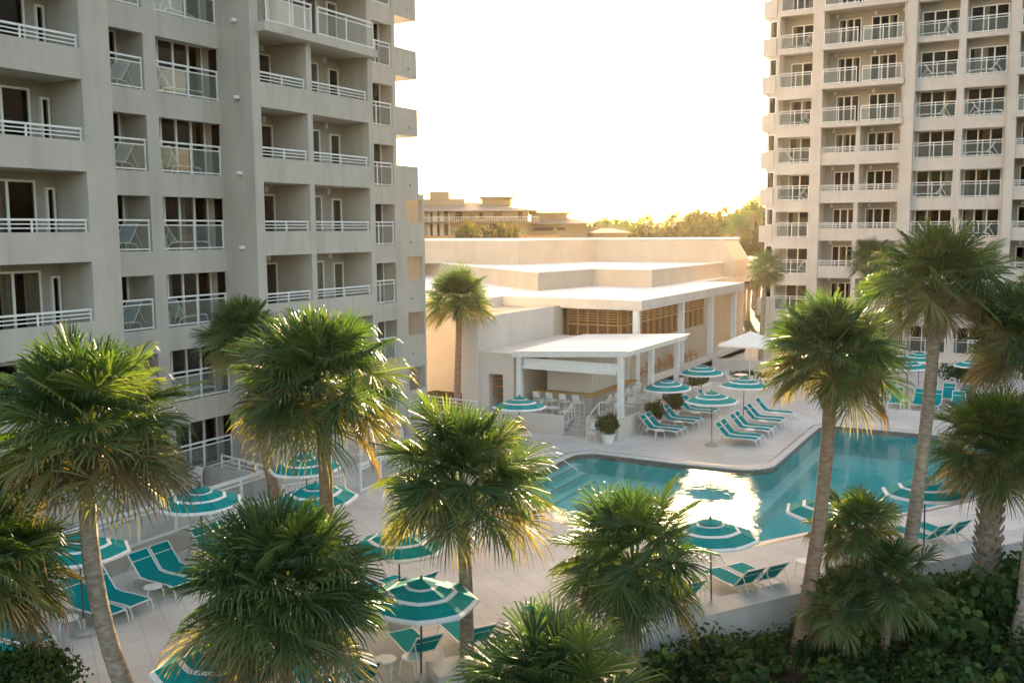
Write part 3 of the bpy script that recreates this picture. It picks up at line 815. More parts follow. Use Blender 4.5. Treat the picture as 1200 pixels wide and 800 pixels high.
UG = 'teal and white striped umbrellas around the pool'
for (x, y, rz, lab) in [
    (-13.5, 42.75, .1, 'teal striped umbrella on the far deck nearest the pool, its pole in a concrete base'),
    (-16.6, 45.3, .3, 'teal striped umbrella beside the low terrace wall, closest to the bar canopy'),
    (-16.75, 51.0, .2, 'teal striped umbrella farthest back beside the terrace wall'),
    (-13.45, 47.7, .0, 'teal striped umbrella half hidden by the palm on the far deck'),
    (-20.8, 37.4, .2, 'small looking teal striped umbrella left of the bar steps'),
    (-7.35, 23.5, .45, 'teal striped umbrella standing before the white sky reflection at the near pool edge'),
    (-5.2, 27.2, .2, 'teal striped umbrella at the near pool edge just right of the leaning bare palm trunk'),
    (-3.0, 30.6, .3, 'teal striped umbrella at the right pool edge partly behind the tall palm trunk'),
    (-11.63, 16.4, .15, 'large teal striped umbrella beside a palm trunk at bottom centre'),
    (-21.6, 19.45, .05, 'teal striped umbrella leaning over the glass terrace railing on the left'),
    (-18.85, 21.5, .3, 'teal striped umbrella right behind the palm trunk left of centre'),
    (-21.7, 24.2, .2, 'teal striped umbrella behind the white picket railing'),
    (-20.8, 14.8, .2, 'teal striped umbrella showing only its corner left of the curved palm trunk'),
    (-12.98, 11.95, .39, 'teal striped umbrella cut by the bottom left shaggy palm'),
    (-14.1, 19.0, .25, 'teal striped umbrella hidden behind the centre palm fronds'),
    (-6.85, 62.4, .1, 'distant teal striped umbrella in front of the right tower, the upper one'),
    (-7.0, 58.6, .3, 'distant teal striped umbrella in front of the right tower, the lower one'),
    (-3.6, 61.0, .2, 'distant teal striped umbrella beside the dark hedge by the right tower')]:
    uo = UMB.put((x, y, 0), rz, lab, 'umbrella', UG); uo.rotation_euler = (rnd.uniform(-.03, .03), rnd.uniform(-.03, .03), rz)
# big square white umbrella
r = empty('square_umbrella', (-15.9, 57.6, .0))
m = MB(); s = 1.55; mk_ = [(-s, -s, 3.1), (s, -s, 3.1), (s, s, 3.1), (-s, s, 3.1)]
m.add(mk_ + [(0, 0, 3.85)], [(0, 1, 4), (1, 2, 4), (2, 3, 4), (3, 0, 4)]); m.add(mk_ + [(x, y, z - .12) for x, y, z in mk_], [(0, 4, 5, 1), (1, 5, 6, 2), (2, 6, 7, 3), (3, 7, 4, 0)])
m.build('canopy', WFAB, r)
m = MB(); m.tube([(0, 0, 0), (0, 0, 3.9)], .035, 8); m.build('pole', PLAST, r)
m = MB(); m.box(-.4, -.4, 0, .4, .4, .08); m.build('base', CONC, r)
tag(r, 'large plain white square umbrella on the far patio', 'umbrella')

ORD = ['nearest', 'second', 'third', 'fourth', 'fifth', 'sixth', 'seventh', 'eighth', 'ninth', 'tenth', 'eleventh', 'twelfth']
LG = 'teal sling sun loungers set out on the pool deck'
def lrow(spots, rz, text, proto=LNG, jit=.05):
    for i, (x, y) in enumerate(spots):
        proto.put((x, y, 0), rz + rnd.uniform(-jit, jit), text % ORD[i], 'sun lounger', LG)
# along the terrace wall (heads at the wall, feet to +X)
lrow([(-16.55, 43.7), (-16.55, 44.45), (-16.55, 46.2), (-16.55, 46.95), (-16.55, 49.2), (-16.55, 49.95), (-16.5, 52.3)], 0, '%s teal lounger in the row with its head to the low terrace wall')
lrow([(-12.7, 43.6), (-12.7, 44.4), (-12.7, 45.9), (-12.7, 46.7), (-12.75, 48.3), (-12.75, 49.1), (-12.8, 50.9)], 0, '%s teal lounger in the row between the terrace wall and the far pool corner')
# far right group, feet to the camera
lrow([(-7.45, 57.4), (-6.25, 57.45), (-5.45, 57.5), (-4.25, 57.5), (-3.3, 57.3), (-2.2, 57.4)], -math.pi / 2, '%s lounger from the left in the front row beyond the pool near the right tower')
lrow([(-6.0, 60.2), (-5.0, 60.3), (-4.0, 60.3), (-8.2, 59.8)], -math.pi / 2, '%s lounger in the back row beyond the pool by the hedge')
# near side: heads at the low wall, feet to the pool
DV = math.atan2(.55, -.83)
lrow([(-10.5, 20.5), (-8.85, 22.9), (-8.35, 23.65), (-7.25, 25.3), (-6.8, 26.0), (-4.6, 29.4), (-4.1, 30.2), (-3.2, 31.9), (-2.7, 32.7)], DV, '%s lounger backing on the low wall beside the planting bed')
lrow([(-13.35, 15.0), (-12.9, 15.75), (-12.55, 17.55), (-11.75, 18.6)], DV, '%s lounger seen from behind at the bottom centre of the deck')
lrow([(-15.4, 19.8), (-14.9, 20.6), (-16.6, 17.5)], DV + .3, '%s lounger glimpsed behind the fronds of the centre palm')
# left, under the glass railing, feet to +X
lrow([(-21.65, 12.7), (-21.65, 13.5), (-21.6, 15.55), (-21.6, 16.3), (-21.7, 17.85), (-21.7, 18.6), (-21.9, 20.3), (-21.9, 21.05)], 0, '%s lounger in the left row under the glass railed terrace')
TG = 'small round white side tables'
for (x, y, lab) in [(-16.2, 42.95, 'white side table by the lounger nearest the bar steps'), (-16.1, 45.35, 'white side table between the first two pairs by the terrace wall'), (-16.1, 48.1, 'white side table between the second and third pairs by the terrace wall'),
                    (-12.4, 45.15, 'white side table between pairs, nearest in the row by the far pool corner'), (-12.4, 47.5, 'white side table in the middle of the row by the far pool corner'), (-12.4, 50.0, 'white side table farthest in the row by the far pool corner'),
                    (-8.0, 24.3, 'white side table by the low wall between two lounger pairs'), (-5.9, 27.6, 'white side table hidden near the young palm clump'),
                    (-12.7, 16.55, 'left one of two white side tables under the bottom centre umbrella'), (-12.25, 16.95, 'right one of two white side tables under the bottom centre umbrella'),
                    (-21.1, 14.6, 'white side table left of the curved palm trunk'), (-21.0, 17.1, 'white side table right of the curved palm trunk between loungers'), (-14.2, 14.2, 'white side table at the bottom edge right of the shaggy palm'),
                    (-6.9, 56.9, 'white side table in front of the far right loungers'), (-2.7, 56.9, 'white side table at the right end of the far front row')]:
    TAB.put((x, y, 0), rnd.uniform(0, 2), lab, 'side table', TG)

# bar furniture
for i in range(4): STL.put((-22.9 + i * .75, 43.3, .6), math.pi / 2 + rnd.uniform(-.2, .2), '%s white bar stool from the left along the front counter' % ORD[i].replace('nearest', 'first'), 'bar stool', 'white bar stools')
for i in range(6): STL.put((-19.5, 44.0 + i * .8, .6), math.pi + rnd.uniform(-.2, .2), '%s white bar stool along the side counter' % ORD[i], 'bar stool', 'white bar stools')
tb = [(-23.3, 42.35), (-21.6, 42.3), (-18.6, 44.4), (-18.6, 46.9), (-18.65, 49.3), (-18.6, 51.8)]
for i, (x, y) in enumerate(tb):
    PTB.put((x, y, .6), 0, '%s white patio table on the bar terrace from the left' % ORD[i].replace('nearest', 'first'), 'table', 'white patio tables', .8)
    CHR.put((x, y - .55 if i > 1 else y - .05, .6), math.pi / 2, 'white patio chair on the near side of the %s terrace table' % ORD[i].replace('nearest', 'first'), 'chair', 'white patio chairs') if i > 1 else CHR.put((x + .75, y, .6), math.pi, 'white patio chair right of the %s terrace table' % ORD[i].replace('nearest', 'first'), 'chair', 'white patio chairs')
    if i > 1: CHR.put((x, y + .6, .6), -math.pi / 2, 'white patio chair on the far side of the %s terrace table' % ORD[i], 'chair', 'white patio chairs')
for i, (x, y) in enumerate([(-16.6, 58.8), (-15.2, 59.2), (-14.2, 58.0), (-17.2, 60.3), (-13.4, 60.2)]):
    PTB.put((x, y, 0), 0, '%s white table around the square umbrella' % ORD[i], 'table', 'white patio tables')
    CHR.put((x + .7, y, 0), math.pi, 'white chair right of the %s table around the square umbrella' % ORD[i], 'chair', 'white patio chairs')
    CHR.put((x - .7, y, 0), 0, 'white chair left of the %s table around the square umbrella' % ORD[i], 'chair', 'white patio chairs')
for i in range(11):
    DCH.put((-21.6, 53.8 + i * 1.0, .95), rnd.uniform(-.4, .4) + (math.pi if i % 2 else 0), '%s orange wooden chair inside the pavilion colonnade' % ORD[i], 'chair', 'orange wooden chairs in the colonnade')
CHR.put((-18.75, 40.9, 0), -math.pi / 2, 'white armchair standing by the round potted bush', 'chair', 'white patio chairs')
CHR.put((-22.6, 39.4, 0), .5, 'white patio chair behind the small umbrella left of the steps', 'chair', 'white patio chairs')
DCH.put((-22.0, 39.9, 0), 1.5, 'brown wooden chair behind the small umbrella left of the steps', 'chair')

# balcony recliners
BG = 'recliners standing on the tower balconies'
flo = ['ground', 'first', 'second', 'third', 'fourth', 'fifth', 'sixth', 'seventh', 'eighth', 'ninth']
for k in (1, 2, 3, 4, 5, 6, 7):
    P = BLB if k in (2, 3) else BLW
    P.put((-28.15, 22.1, FLOOR[k]), -math.pi / 2 + .15, '%s sling recliner on the %s floor narrow balcony of the left tower' % ('pale blue' if P is BLB else 'white', flo[k]), 'recliner', BG)
    BLW.put((-28.2, 24.9, FLOOR[k]), math.pi / 2 - .1 if k % 2 else math.pi / 2 + .25, 'white recliner on the %s floor wide balcony of the left tower' % flo[k], 'recliner', BG)
for k in (3, 4, 5, 6): BLW.put((-26.9, 17.3, FLOOR[k]), math.pi / 2, 'white recliner behind the barred railing on the %s floor of the left tower' % flo[k], 'recliner', BG)
for k in (2, 3, 4, 5, 6, 7, 8):
    for x, nm in ((-7.8, 'third'), (-4.7, 'fourth'), (-17.3, 'leftmost')):
        if (k * 3 + int(x)) % 4 == 0: continue
        BLW.put((x, 74.15, FLOOR[k]), math.pi * ((k + int(x)) % 2), 'white recliner in the %s balcony column on the %s floor of the right tower' % (nm, flo[k]), 'recliner', BG)
CHR.put((-27.0, 24.0, .6), -math.pi / 2, 'white high chair on the left terrace behind the glass railing', 'chair', 'white patio chairs')

# ------------------------------------------------------------------ left terrace and railings
m = MB(); m.box(-27.49, 8, 0, -23.75, 25.0, .6); tag(m.build('left_terrace', PAVER), kind='structure')
wall_run('terrace_kerb', [(-23.7, 8), (-23.7, 24.6)], .2, 0, .66, STUCCO, 'grey low wall below the glass railing at left')
def free_rail(name, pts, kind, label, z=0, cat='railing'):
    root = empty(name, (*pts[0], z))
    for i in range(len(pts) - 1):
        a = Vector((*pts[i], 0)); b = Vector((*pts[i + 1], 0)); d = (b - a); Ln = d.length; d.normalize(); nn = Vector((-d.y, d.x, 0))
        P = lambda u, o_, zz: tuple(a + d * u + nn * o_ + Vector((0, 0, zz)))
        if kind == 'picket':
            mb = MB(root.location)
            mb.bar(P(0, 0, z + 1.05), P(Ln, 0, z + 1.05), .06, .05); mb.bar(P(0, 0, z + .12), P(Ln, 0, z + .12), .04, .04)
            for q in (0, Ln): mb.bar(P(q, 0, z), P(q, 0, z + 1.1), .08, .08)
            n = int(Ln / .13)
            for j in range(1, n): mb.bar(P(Ln * j / n, 0, z + .12), P(Ln * j / n, 0, z + 1.04), .025, .025)
            mb.build('picket_panel', WHITE, root)
        elif kind == 'bars':
            mb = MB(root.location)
            for q in (1.05, .85, .68): mb.bar(P(0, 0, z + q), P(Ln, 0, z + q), .06 if q > 1 else .035, .06 if q > 1 else .035)
            n = max(1, round(Ln / 1.3))
            for j in range(n + 1): mb.bar(P(Ln * j / n, 0, z), P(Ln * j / n, 0, z + 1.03), .05, .05)
            mb.build('rail_bars', WHITE, root)
        else:
            railing(root, P, 0, Ln, 0, z, 'glass', root.location, 1.6)
    tag(root, label, cat); return root
free_rail('glass_railing', [(-23.7, 9), (-23.7, 24.55)], 'glass', 'long white railing with glass panels along the left terrace', .62)
wall_run('terrace_wall', [(-27.4, 25.0), (-23.7, 25.0)], .2, 0, 1.28, STUCCO, 'grey wall closing the far end of the left terrace')
free_rail('bar_railing', [(-27.0, 25.4), (-23.64, 24.75)], 'bars', 'white barred railing on the grey end wall of the left terrace', .63)
free_rail('picket_railing', [(-23.5, 24.9), (-22.6, 27.2)], 'picket', 'white picket railing between the left umbrellas', .0)
free_rail('picket_railing', [(-24.2, 30.2), (-24.6, 33.6)], 'picket', 'white picket railing behind the central palm crown', .3)
free_rail('glass_railing', [(-22.9, 28.5), (-23.4, 33.0)], 'glass', 'short glass railing behind the left centre palm', 0)
free_rail('bar_railing', [(-27.4, 38.1), (-27.4, 39.8), (-24.4, 39.6)], 'bars', 'white railing in front of the cream wall right of the left tower', .62)
m = MB(); m.box(-31, 37.9, 0, -24.3, 41.5, .6); tag(m.build('upper_terrace', PAVER), kind='structure')
m = MB(); m.box(-33, 42.6, 0, -27.1, 48.5, .25); tag(m.build('mulch_bed', SOIL), kind='structure')
for i, (x, y, rz) in enumerate([(-17.05, 35.4, 0)]):
    m = MB((x, y, 0)); m.tube([(x - 1.5, y, 0), (x - 1.5, y, .7), (x - 1.35, y, .78), (x + .1, y, .1), (x + .2, y, -.3)], .018, 8)
    oo = m.build('pool_handrail', WHITE, smooth=True); oo.location = (x, y, 0); tag(oo, 'thin steel handrail going down the pool steps', 'handrail')
for x, y in ((-10.6, 47.6), ):
    m = MB((x, y, 0))
    for s_ in (-.25, .25): m.tube([(x - .45, y + s_, 0), (x - .45, y + s_, .75), (x - .2, y + s_, .9), (x + .35, y + s_, .6), (x + .42, y + s_, -.8)], .022, 8)
    for zz in (-.3, -.55): m.tube([(x + .42, y - .25, zz), (x + .42, y + .25, zz)], .02, 6)
    oo = m.build('pool_ladder', WHITE, smooth=True); oo.location = (x, y, 0); tag(oo, 'steel pool ladder at the far deck edge under the palm', 'ladder')

# ------------------------------------------------------------------ plants
def palm_crown(R, seed, leaves=70, segs=42, dead=.16, wd=.038, asym=0):
    r = random.Random(seed); m = MB(); tone = []
    V, Fc = m.v, m.f
    ga = math.pi * (3 - math.sqrt(5)); thm = r.uniform(112, 136); thp = r.uniform(.72, .95); ella = r.uniform(.9, 1.12); tilt = Vector((r.uniform(-.12, .12), r.uniform(-.12, .12), 0))
    for i in range(leaves):
        t = (i + .5) / leaves
        th = R_(5 + thm * t ** thp) + r.uniform(-.14, .14)
        az = i * ga + r.uniform(-.25, .25)
        d = Vector((math.sin(th) * math.cos(az), math.sin(th) * math.sin(az), math.cos(th)))
        d = (d + tilt).normalized(); Lp = R * r.uniform(.42, .66) * (ella if abs(math.cos(az)) > .7 else 1 / ella); Lb = R * r.uniform(.42, .56)
        if t < .1: Lp *= .8
        droop = .06 + .30 * t
        hub = d * Lp + Vector((0, 0, -droop * Lp * .6)) + Vector((0, 0, R * .10))
        ax = (d + Vector((0, 0, -droop * 1.0))).normalized()
        side = ax.cross(Vector((0, 0, 1)))
        if side.length < .1: side = Vector((math.cos(az + 1.5), math.sin(az + 1.5), 0))
        side.normalize()
        tw = r.uniform(-.8, .8)
        nn = side.cross(ax).normalized()
        side = (side * math.cos(tw) + nn * math.sin(tw)).normalized(); nn = side.cross(ax).normalized()
        base = .16 + .28 * t + r.uniform(-.2, .2)
        if t > 1 - dead: base = r.uniform(.62, 1.0)
        elif r.random() < .12: base += .22
        # petiole
        b = len(V); w_ = .018
        st = Vector((0, 0, -.05 * R)) + Vector((d.x, d.y, 0)) * .08
        for q, pt in enumerate((st, hub)):
            for sg in (-1, 1):
                V.append(tuple(pt + side * sg * w_)); tone.append(min(1, base + .15))
        Fc.append((b, b + 1, b + 3, b + 2)); m.m.append(0)
        cup = r.uniform(.05, .42); g0 = r.choice((.03, .06, .10, .22))
        for j in range(segs):
            u = (j + .5) / segs * 2 - 1
            ph = u * R_(148) + r.uniform(-.03, .03)
            ln = Lb * (.72 + .28 * math.cos(ph * .62)) * r.uniform(.88, 1.05)
            dr = ax * math.cos(ph) + side * math.sin(ph)
            dr = (dr + nn * cup * (.25 + .55 * abs(u))).normalized()
            root = hub - ax * (Lb * .10 * abs(u))
            wv = dr.cross(nn).normalized()
            wv = (wv + nn * r.uniform(-1.3, 1.3)).normalized() * wd * (.8 + .3 * (R / 1.9)) * .5
            g = (g0 + r.uniform(.0, .10)) * (.6 + 1.0 * t)
            p1 = root + dr * ln * .50 + Vector((0, 0, -ln * .03))
            p2 = root + dr * ln * .82 + Vector((0, 0, -ln * (.06 + .25 * g)))
            p3 = root + dr * ln * (1.0 - .2 * g) + Vector((0, 0, -ln * (.12 + .9 * g)))
            b = len(V); tj = base + r.uniform(-.07, .07)
            V.extend([tuple(root + wv * .35), tuple(root - wv * .35), tuple(p1 + wv), tuple(p1 - wv), tuple(p2 + wv * .7), tuple(p2 - wv * .7), tuple(p3)])
            tone.extend([tj + .05, tj + .05, tj, tj, tj + .04, tj + .04, tj + .22])
            Fc.extend([(b, b + 1, b + 3, b + 2), (b + 2, b + 3, b + 5, b + 4), (b + 4, b + 5, b + 6)]); m.m += [0, 0, 0]
    m.att = tone
    return m

def palm(base, top, R, seed, label, tr=.16, bend=(0, 0), boots=False, bark=None, leaves=74, segs=42, dead=.16, boot_h=.6, group='sabal palms around the pool'):
    root = empty('palm_tree', base)
    base = Vector(base); top = Vector(top); rel = top - base; r = random.Random(seed)
    tt = MB(); n = 14; pts = []; rs = []
    for i in range(n + 1):
        t = i / n
        p = rel * t; arc_ = math.sin(math.pi * t)
        p = Vector((p.x + bend[0] * arc_, p.y + bend[1] * arc_, (rel.z - .08 * R) * t))
        pts.append(p); rs.append(tr * (1.12 - .2 * t + (.25 if i == 0 else 0)) * r.uniform(.96, 1.05))
    tt.tube(pts, rs, 14)
    tt.build('trunk', bark or BARK, root, smooth=True)
    bt = MB()
    lo = 1 - boot_h if boots else .86
    k = 0; z = lo
    stp = (.105 if boots else .07) / max(.5, rel.length)
    while z < 1.0:
        i = min(n - 1, int(z * n)); f = z * n - i; c = pts[i].lerp(pts[i + 1], f); rr = rs[i]
        for q in range(3 if boots else 5):
            a = k * 2.4 * .55 + q * 2 * math.pi / (3 if boots else 5) + r.uniform(-.1, .1)
            for sg in ((-1, 1) if boots else (r.choice((-1, 1)),)):
                d = Vector((math.cos(a), math.sin(a), 0)); s = Vector((-d.y, d.x, 0))
                p = c + d * rr * .92
                e = c + d * (rr + .10) + s * sg * (.10) + Vector((0, 0, .24))
                if sg == 1 and boots: e = e + Vector((0, 0, .02))
                bt.tube([p, p.lerp(e, .5) + d * .01, e], [.035, .032, .022], 5)
        k += 1; z += stp
    bt.build('leaf_boots', BOOT, root)
    cr = palm_crown(R, seed, leaves, segs, dead)
    o = cr.build('crown', PALM, root); o.location = rel
    tag(root, label, 'palm tree', group)
    return root

palm((-14.05, 11.4, 0), (-15.75, 11.5, 6.25), 2.05, 11, 'big shaggy palm at far left with a curved leaning trunk', .165, (-.42, -.2), dead=.25, leaves=80)
palm((-14.9, 16.9, 0), (-14.55, 16.75, 6.4), 2.15, 12, 'tall full palm left of centre with a dark straight trunk', .16, (.1, .1), bark=BARKR, dead=.22, leaves=80)
palm((-12.1, 12.7, 0), (-12.0, 12.6, 3.3), 2.15, 13, 'low bushy palm at bottom left of centre hiding its own trunk', .17, dead=.2, leaves=84, segs=44)
palm((-11.35, 17.85, 0), (-11.19, 17.43, 4.35), 2.15, 14, 'bright palm in the centre between the two near lounger groups', .15, (.05, 0), bark=BARK, dead=.12, leaves=70)
palm((-8.35, 20.0, -.6), (-7.56, 18.6, 2.95), 1.85, 15, 'short palm with a criss cross booted trunk by the low wall', .2, (0, 0), True, dead=.12, leaves=60, boot_h=.95)
palm((-5.1, 23.3, -.6), (-4.43, 23.1, 6.95), 1.78, 16, 'golden palm with a slim leaning trunk standing before the pool', .165, (.15, 0), bark=BARKR, dead=.2, leaves=74)
palm((-3.1, 25.2, -.6), (-2.61, 27.25, 8.45), 1.9, 17, 'tallest palm on the right with a long bare pale trunk', .16, (.12, 0), dead=.18, leaves=70)
palm((-.35, 25.9, -.6), (-.35, 27.3, 7.1), 1.85, 18, 'palm cut by the right edge below the tower balconies', .16, (.2, 0), dead=.2, leaves=76)
palm((-1.25, 29.3, -.6), (-1.2, 29.7, 3.7), 2.0, 19, 'thick palm with a criss cross booted trunk near the right edge', .27, (0, 0), True, dead=.16, leaves=70, boot_h=.97)
palm((.9, 30.5, -.6), (.6, 31.2, 8.0), 1.8, 20, 'dark palm at the right edge behind the tallest palm', .16, (.1, 0), dead=.15)
palm((-27.0, 41.75, 0), (-26.9, 42.0, 6.35), 2.0, 21, 'lone upright palm in front of the cream pavilion wall', .17, (0, 0), dead=.12, leaves=64, bark=BARKR)
palm((-17.5, 66.0, 0), (-17.32, 66.1, 7.2), 1.6, 22, 'far palm between the pavilion and the right tower', .16, (0, 0), leaves=50, segs=26)
palm((-10.4, 63.7, 0), (-10.1, 63.6, 8.0), 1.6, 23, 'far palm in front of the right tower with a pale trunk', .15, (.1, 0), leaves=50, segs=26)
palm((-9.2, 62.2, 0), (-9.3, 62.0, 6.6), 1.5, 24, 'shorter far palm beside the right tower base', .15, (0, 0), leaves=46, segs=26)
palm((-26.3, 23.6, 0) if False else (-23.0, 24.2, 0), (-23.6, 23.4, 6.4), 1.6, 25, 'darker palm against the left tower behind the full palm', .17, (0, 0), bark=BARKR, dead=.2, leaves=60)
palm((-17.7, 10.3, 0), (-16.85, 9.95, 3.95), 1.8, 26, 'dark palm at the left edge below the big shaggy one', .15, (0, 0), dead=.3)
palm((-6.9, 13.4, -.6), (-6.8, 13.45, 2.05), 2.0, 27, 'palm top at the bottom edge with upright bright fronds', .16, (0, 0), dead=.05, leaves=60, segs=44)
palm((-4.0, 24.5, -.6), (-3.95, 24.2, 2.6), 1.25, 28, 'young palm clump right of the slim leaning trunk, upper stem', .1, (0, 0), leaves=34, dead=.05, group='young palms in the planting bed')
palm((-3.2, 24.4, -.6), (-3.05, 23.9, 1.45), 1.3, 29, 'young palm clump in the planting bed, right stem', .1, (0, 0), leaves=34, dead=.05, group='young palms in the planting bed')
palm((-4.1, 23.8, -.6), (-4.15, 23.5, .9), 1.1, 30, 'young palm clump in the planting bed, low left stem', .1, (0, 0), leaves=34, dead=.05, group='young palms in the planting bed')

def leaf_blob(m, c, rad, n, size, r, tone0=.3, flat=1.0, shell=.75):
    V, Fc = m.v, m.f
    for i in range(n):
        d = Vector((r.gauss(0, 1), r.gauss(0, 1), r.gauss(0, 1))).normalized()
        q = r.uniform(shell, 1.05) * (1 + .12 * math.sin(5 * d.x + 3 * d.y) + .1 * math.sin(7 * d.z + 4 * d.x))
        p = Vector(c) + Vector((d.x * rad[0], d.y * rad[1], d.z * rad[2])) * q
        nrm = (d + Vector((r.uniform(-.9, .9), r.uniform(-.9, .9), r.uniform(-.5, .9)))).normalized()
        a = nrm.orthogonal().normalized(); a = (Matrix.Rotation(r.uniform(0, 6.28), 3, nrm) @ a); b_ = nrm.cross(a)
        s = size * r.uniform(.6, 1.3); b = len(V)
        pts = [(-.5, 0), (-.2, .42 * flat), (.3, .36 * flat), (.55, 0), (.3, -.36 * flat), (-.2, -.42 * flat)]
        for (x, y) in pts: V.append(tuple(p + a * x * s + b_ * y * s + nrm * (-.25 * s * abs(y))))
        Fc.append(tuple(range(b, b + 6))); m.m.append(0)
        tn = min(1, max(0, tone0 + r.uniform(-.25, .3))); m.att += [tn] * 6

def shrub(loc, rad, n, size, label, M=SHRUB, name='shrub', tone=.35, flat=1.0, group=None, seed=1, stem=True):
    root = empty(name, loc); r = random.Random(seed)
    m = MB()
    for k in range(5):
        c = (r.uniform(-.45, .45) * rad[0], r.uniform(-.45, .45) * rad[1], rad[2] * r.uniform(.75, 1.15))
        leaf_blob(m, c, (rad[0] * .62, rad[1] * .62, rad[2] * .62), n // 5, size, r, tone, flat, .3)
    m.build('foliage', M, root)
    s = MB()
    for k in range(5):
        a = k * 1.26; s.tube([(.05 * math.cos(a), .05 * math.sin(a), 0), (rad[0] * .4 * math.cos(a), rad[1] * .4 * math.sin(a), rad[2] * .9)], [.03, .012], 5)
    s.build('stem', BARK, root)
    tag(root, label, 'shrub', group); return root
shrub((-18.6, 11.9, 0), (1.5, 1.1, .75), 4200, .10, 'dense dark rounded shrub in the bottom left corner', HEDGE, tone=.25, seed=3)
def potted(loc, label, rr=.55):
    root = empty('potted_bush', loc)
    m = MB(); m.lathe([(.22, 0), (.33, .38), (.36, .4), (.36, .45), (.3, .45)], 16); m.build('pot', POTW, root)
    r = random.Random(int(loc[1] * 7)); m = MB(); leaf_blob(m, (0, 0, .45 + rr * .85), (rr, rr, rr * .85), 1500, .09, r, .5, 1, .55); m.build('foliage', HEDGE, root)
    tag(root, label, 'potted plant', 'round bushes in white pots')
potted((-18.0, 41.0, 0), 'round bush in a white pot beside the terrace steps')
potted((-17.3, 45.3, 0), 'round bush in a white pot at the terrace wall, the middle one')
potted((-17.35, 48.2, 0), 'round bush in a white pot at the terrace wall, farther one', .6)
for i, (x, y, sx, sy, h, lab) in enumerate([(-4.2, 66.2, 3.2, .7, 1.1, 'dark hedge in front of the right tower'), (-17.0, 62.2, 1.6, .5, .45, 'low green planting on the far patio'),
                                           (-19.6, 59.0, .5, 1.6, .55, 'yellow green hedge beside the colonnade'), (-24.2, 13.0, .3, 2.2, .5, 'dark low planting under the left terrace wall')]):
    shrub((x, y, 0 if i < 3 else 0), (sx, sy, h), 2600, .13, lab, HEDGE, name='hedge', tone=.3, seed=40 + i)

# planting bed: soil and a tangle of round-leaved ground cover
BED = [(-19.0, 4.5), (-11.3, 15.9), (-8.75, 20.2), (-5.3, 25.5), (-1.75, 30.9), (4.5, 40), (14, 30), (14, 4.5)]
sheet('planting_bed', BED, [], -.6, SOIL)
def inbed(x, y, off=.35):
    # right of the wall line
    P_ = [(-11.6, 16.8), (-9.0, 20.6), (-5.55, 25.95), (-2.0, 31.3), (4.0, 40.5)]
    if y < 16.8: lx = -11.6 + (y - 16.8) / 1.45
    elif y > 40.5: lx = 4
    else:
        for i in range(4):
            if P_[i][1] <= y <= P_[i + 1][1]:
                t = (y - P_[i][1]) / (P_[i + 1][1] - P_[i][1]); lx = P_[i][0] + (P_[i + 1][0] - P_[i][0]) * t; break
    return x > lx + .55 + off
r = random.Random(99); gc = MB()
cnt = 0
while cnt < 1900:
    x = r.uniform(-12, 5); y = r.uniform(13.5, 36)
    if not inbed(x, y): continue
    cnt += 1
    hh = .45 + .45 * math.sin(x * 1.3 + 1) * math.sin(y * 1.1) + r.uniform(-.1, .2)
    if y < 21 : hh = hh * .8 + .1
    hh = max(.18, hh + (.35 if x > -2.5 else 0))
    leaf_blob(gc, (x, y, -.6 + hh * .6), (.42, .42, hh * .6), 36, .085 if r.random() < .75 else .17, r, r.choice((.05, .15, .3, .3, .65)), 1.15, .3)
o = gc.build('ground_cover', SHRUB); tag(o, 'tangled dark green round leaved undergrowth filling the planting bed', 'undergrowth', kind='stuff')
for i, (x, y, sx, h) in enumerate([(-2.9, 26.6, .9, .85), (-1.9, 25.0, 1.0, .9), (-1.0, 26.8, 1.1, 1.15), (.1, 28.4, 1.2, 1.2), (-3.6, 20.9, .9, .6), (-1.4, 22.2, 1.0, .7), (-5.8, 20.6, .8, .5)]):
    shrub((x, y, -.6), (sx, sx, h), 900, .2, 'broad round leaved bush in the bed, %s from the right edge' % ['fifth', 'fourth', 'second', 'first', 'sixth', 'third', 'seventh'][i], SHRUB, tone=[.35, .5, .3, .4, .3, .45, .25][i], flat=1.2, group='round leaved bushes in the planting bed', seed=60 + i)
# small white flowers
fl = MB()
for i in range(16):
    x = -1.9 + r.uniform(-.35, .45); y = 21.0 + r.uniform(-.5, .5); z = .15 + r.uniform(-.1, .15)
    for k in range(5):
        a = k * 1.257; c, s_ = math.cos(a), math.sin(a)
        fl.add([(x, y, z), (x + .03 * math.cos(a - .4), y + .03 * math.sin(a - .4), z + .012), (x + .05 * c, y + .05 * s_, z + .01), (x + .03 * math.cos(a + .4), y + .03 * math.sin(a + .4), z + .012)], [(0, 1, 2, 3)])
o = fl.build('white_flowers', WFAB); tag(o, 'cluster of small white flowers low in the bed at bottom right', 'flowers', kind='stuff')

# ------------------------------------------------------------------ far buildings and trees (built in a frame turned like the view)
def far_root(name, lat, d, label, cat='building'):
    p = FWD * d + RGT * lat
    rt = empty(name, (p.x, p.y, -.6), YAW); tag(rt, label, cat); return rt
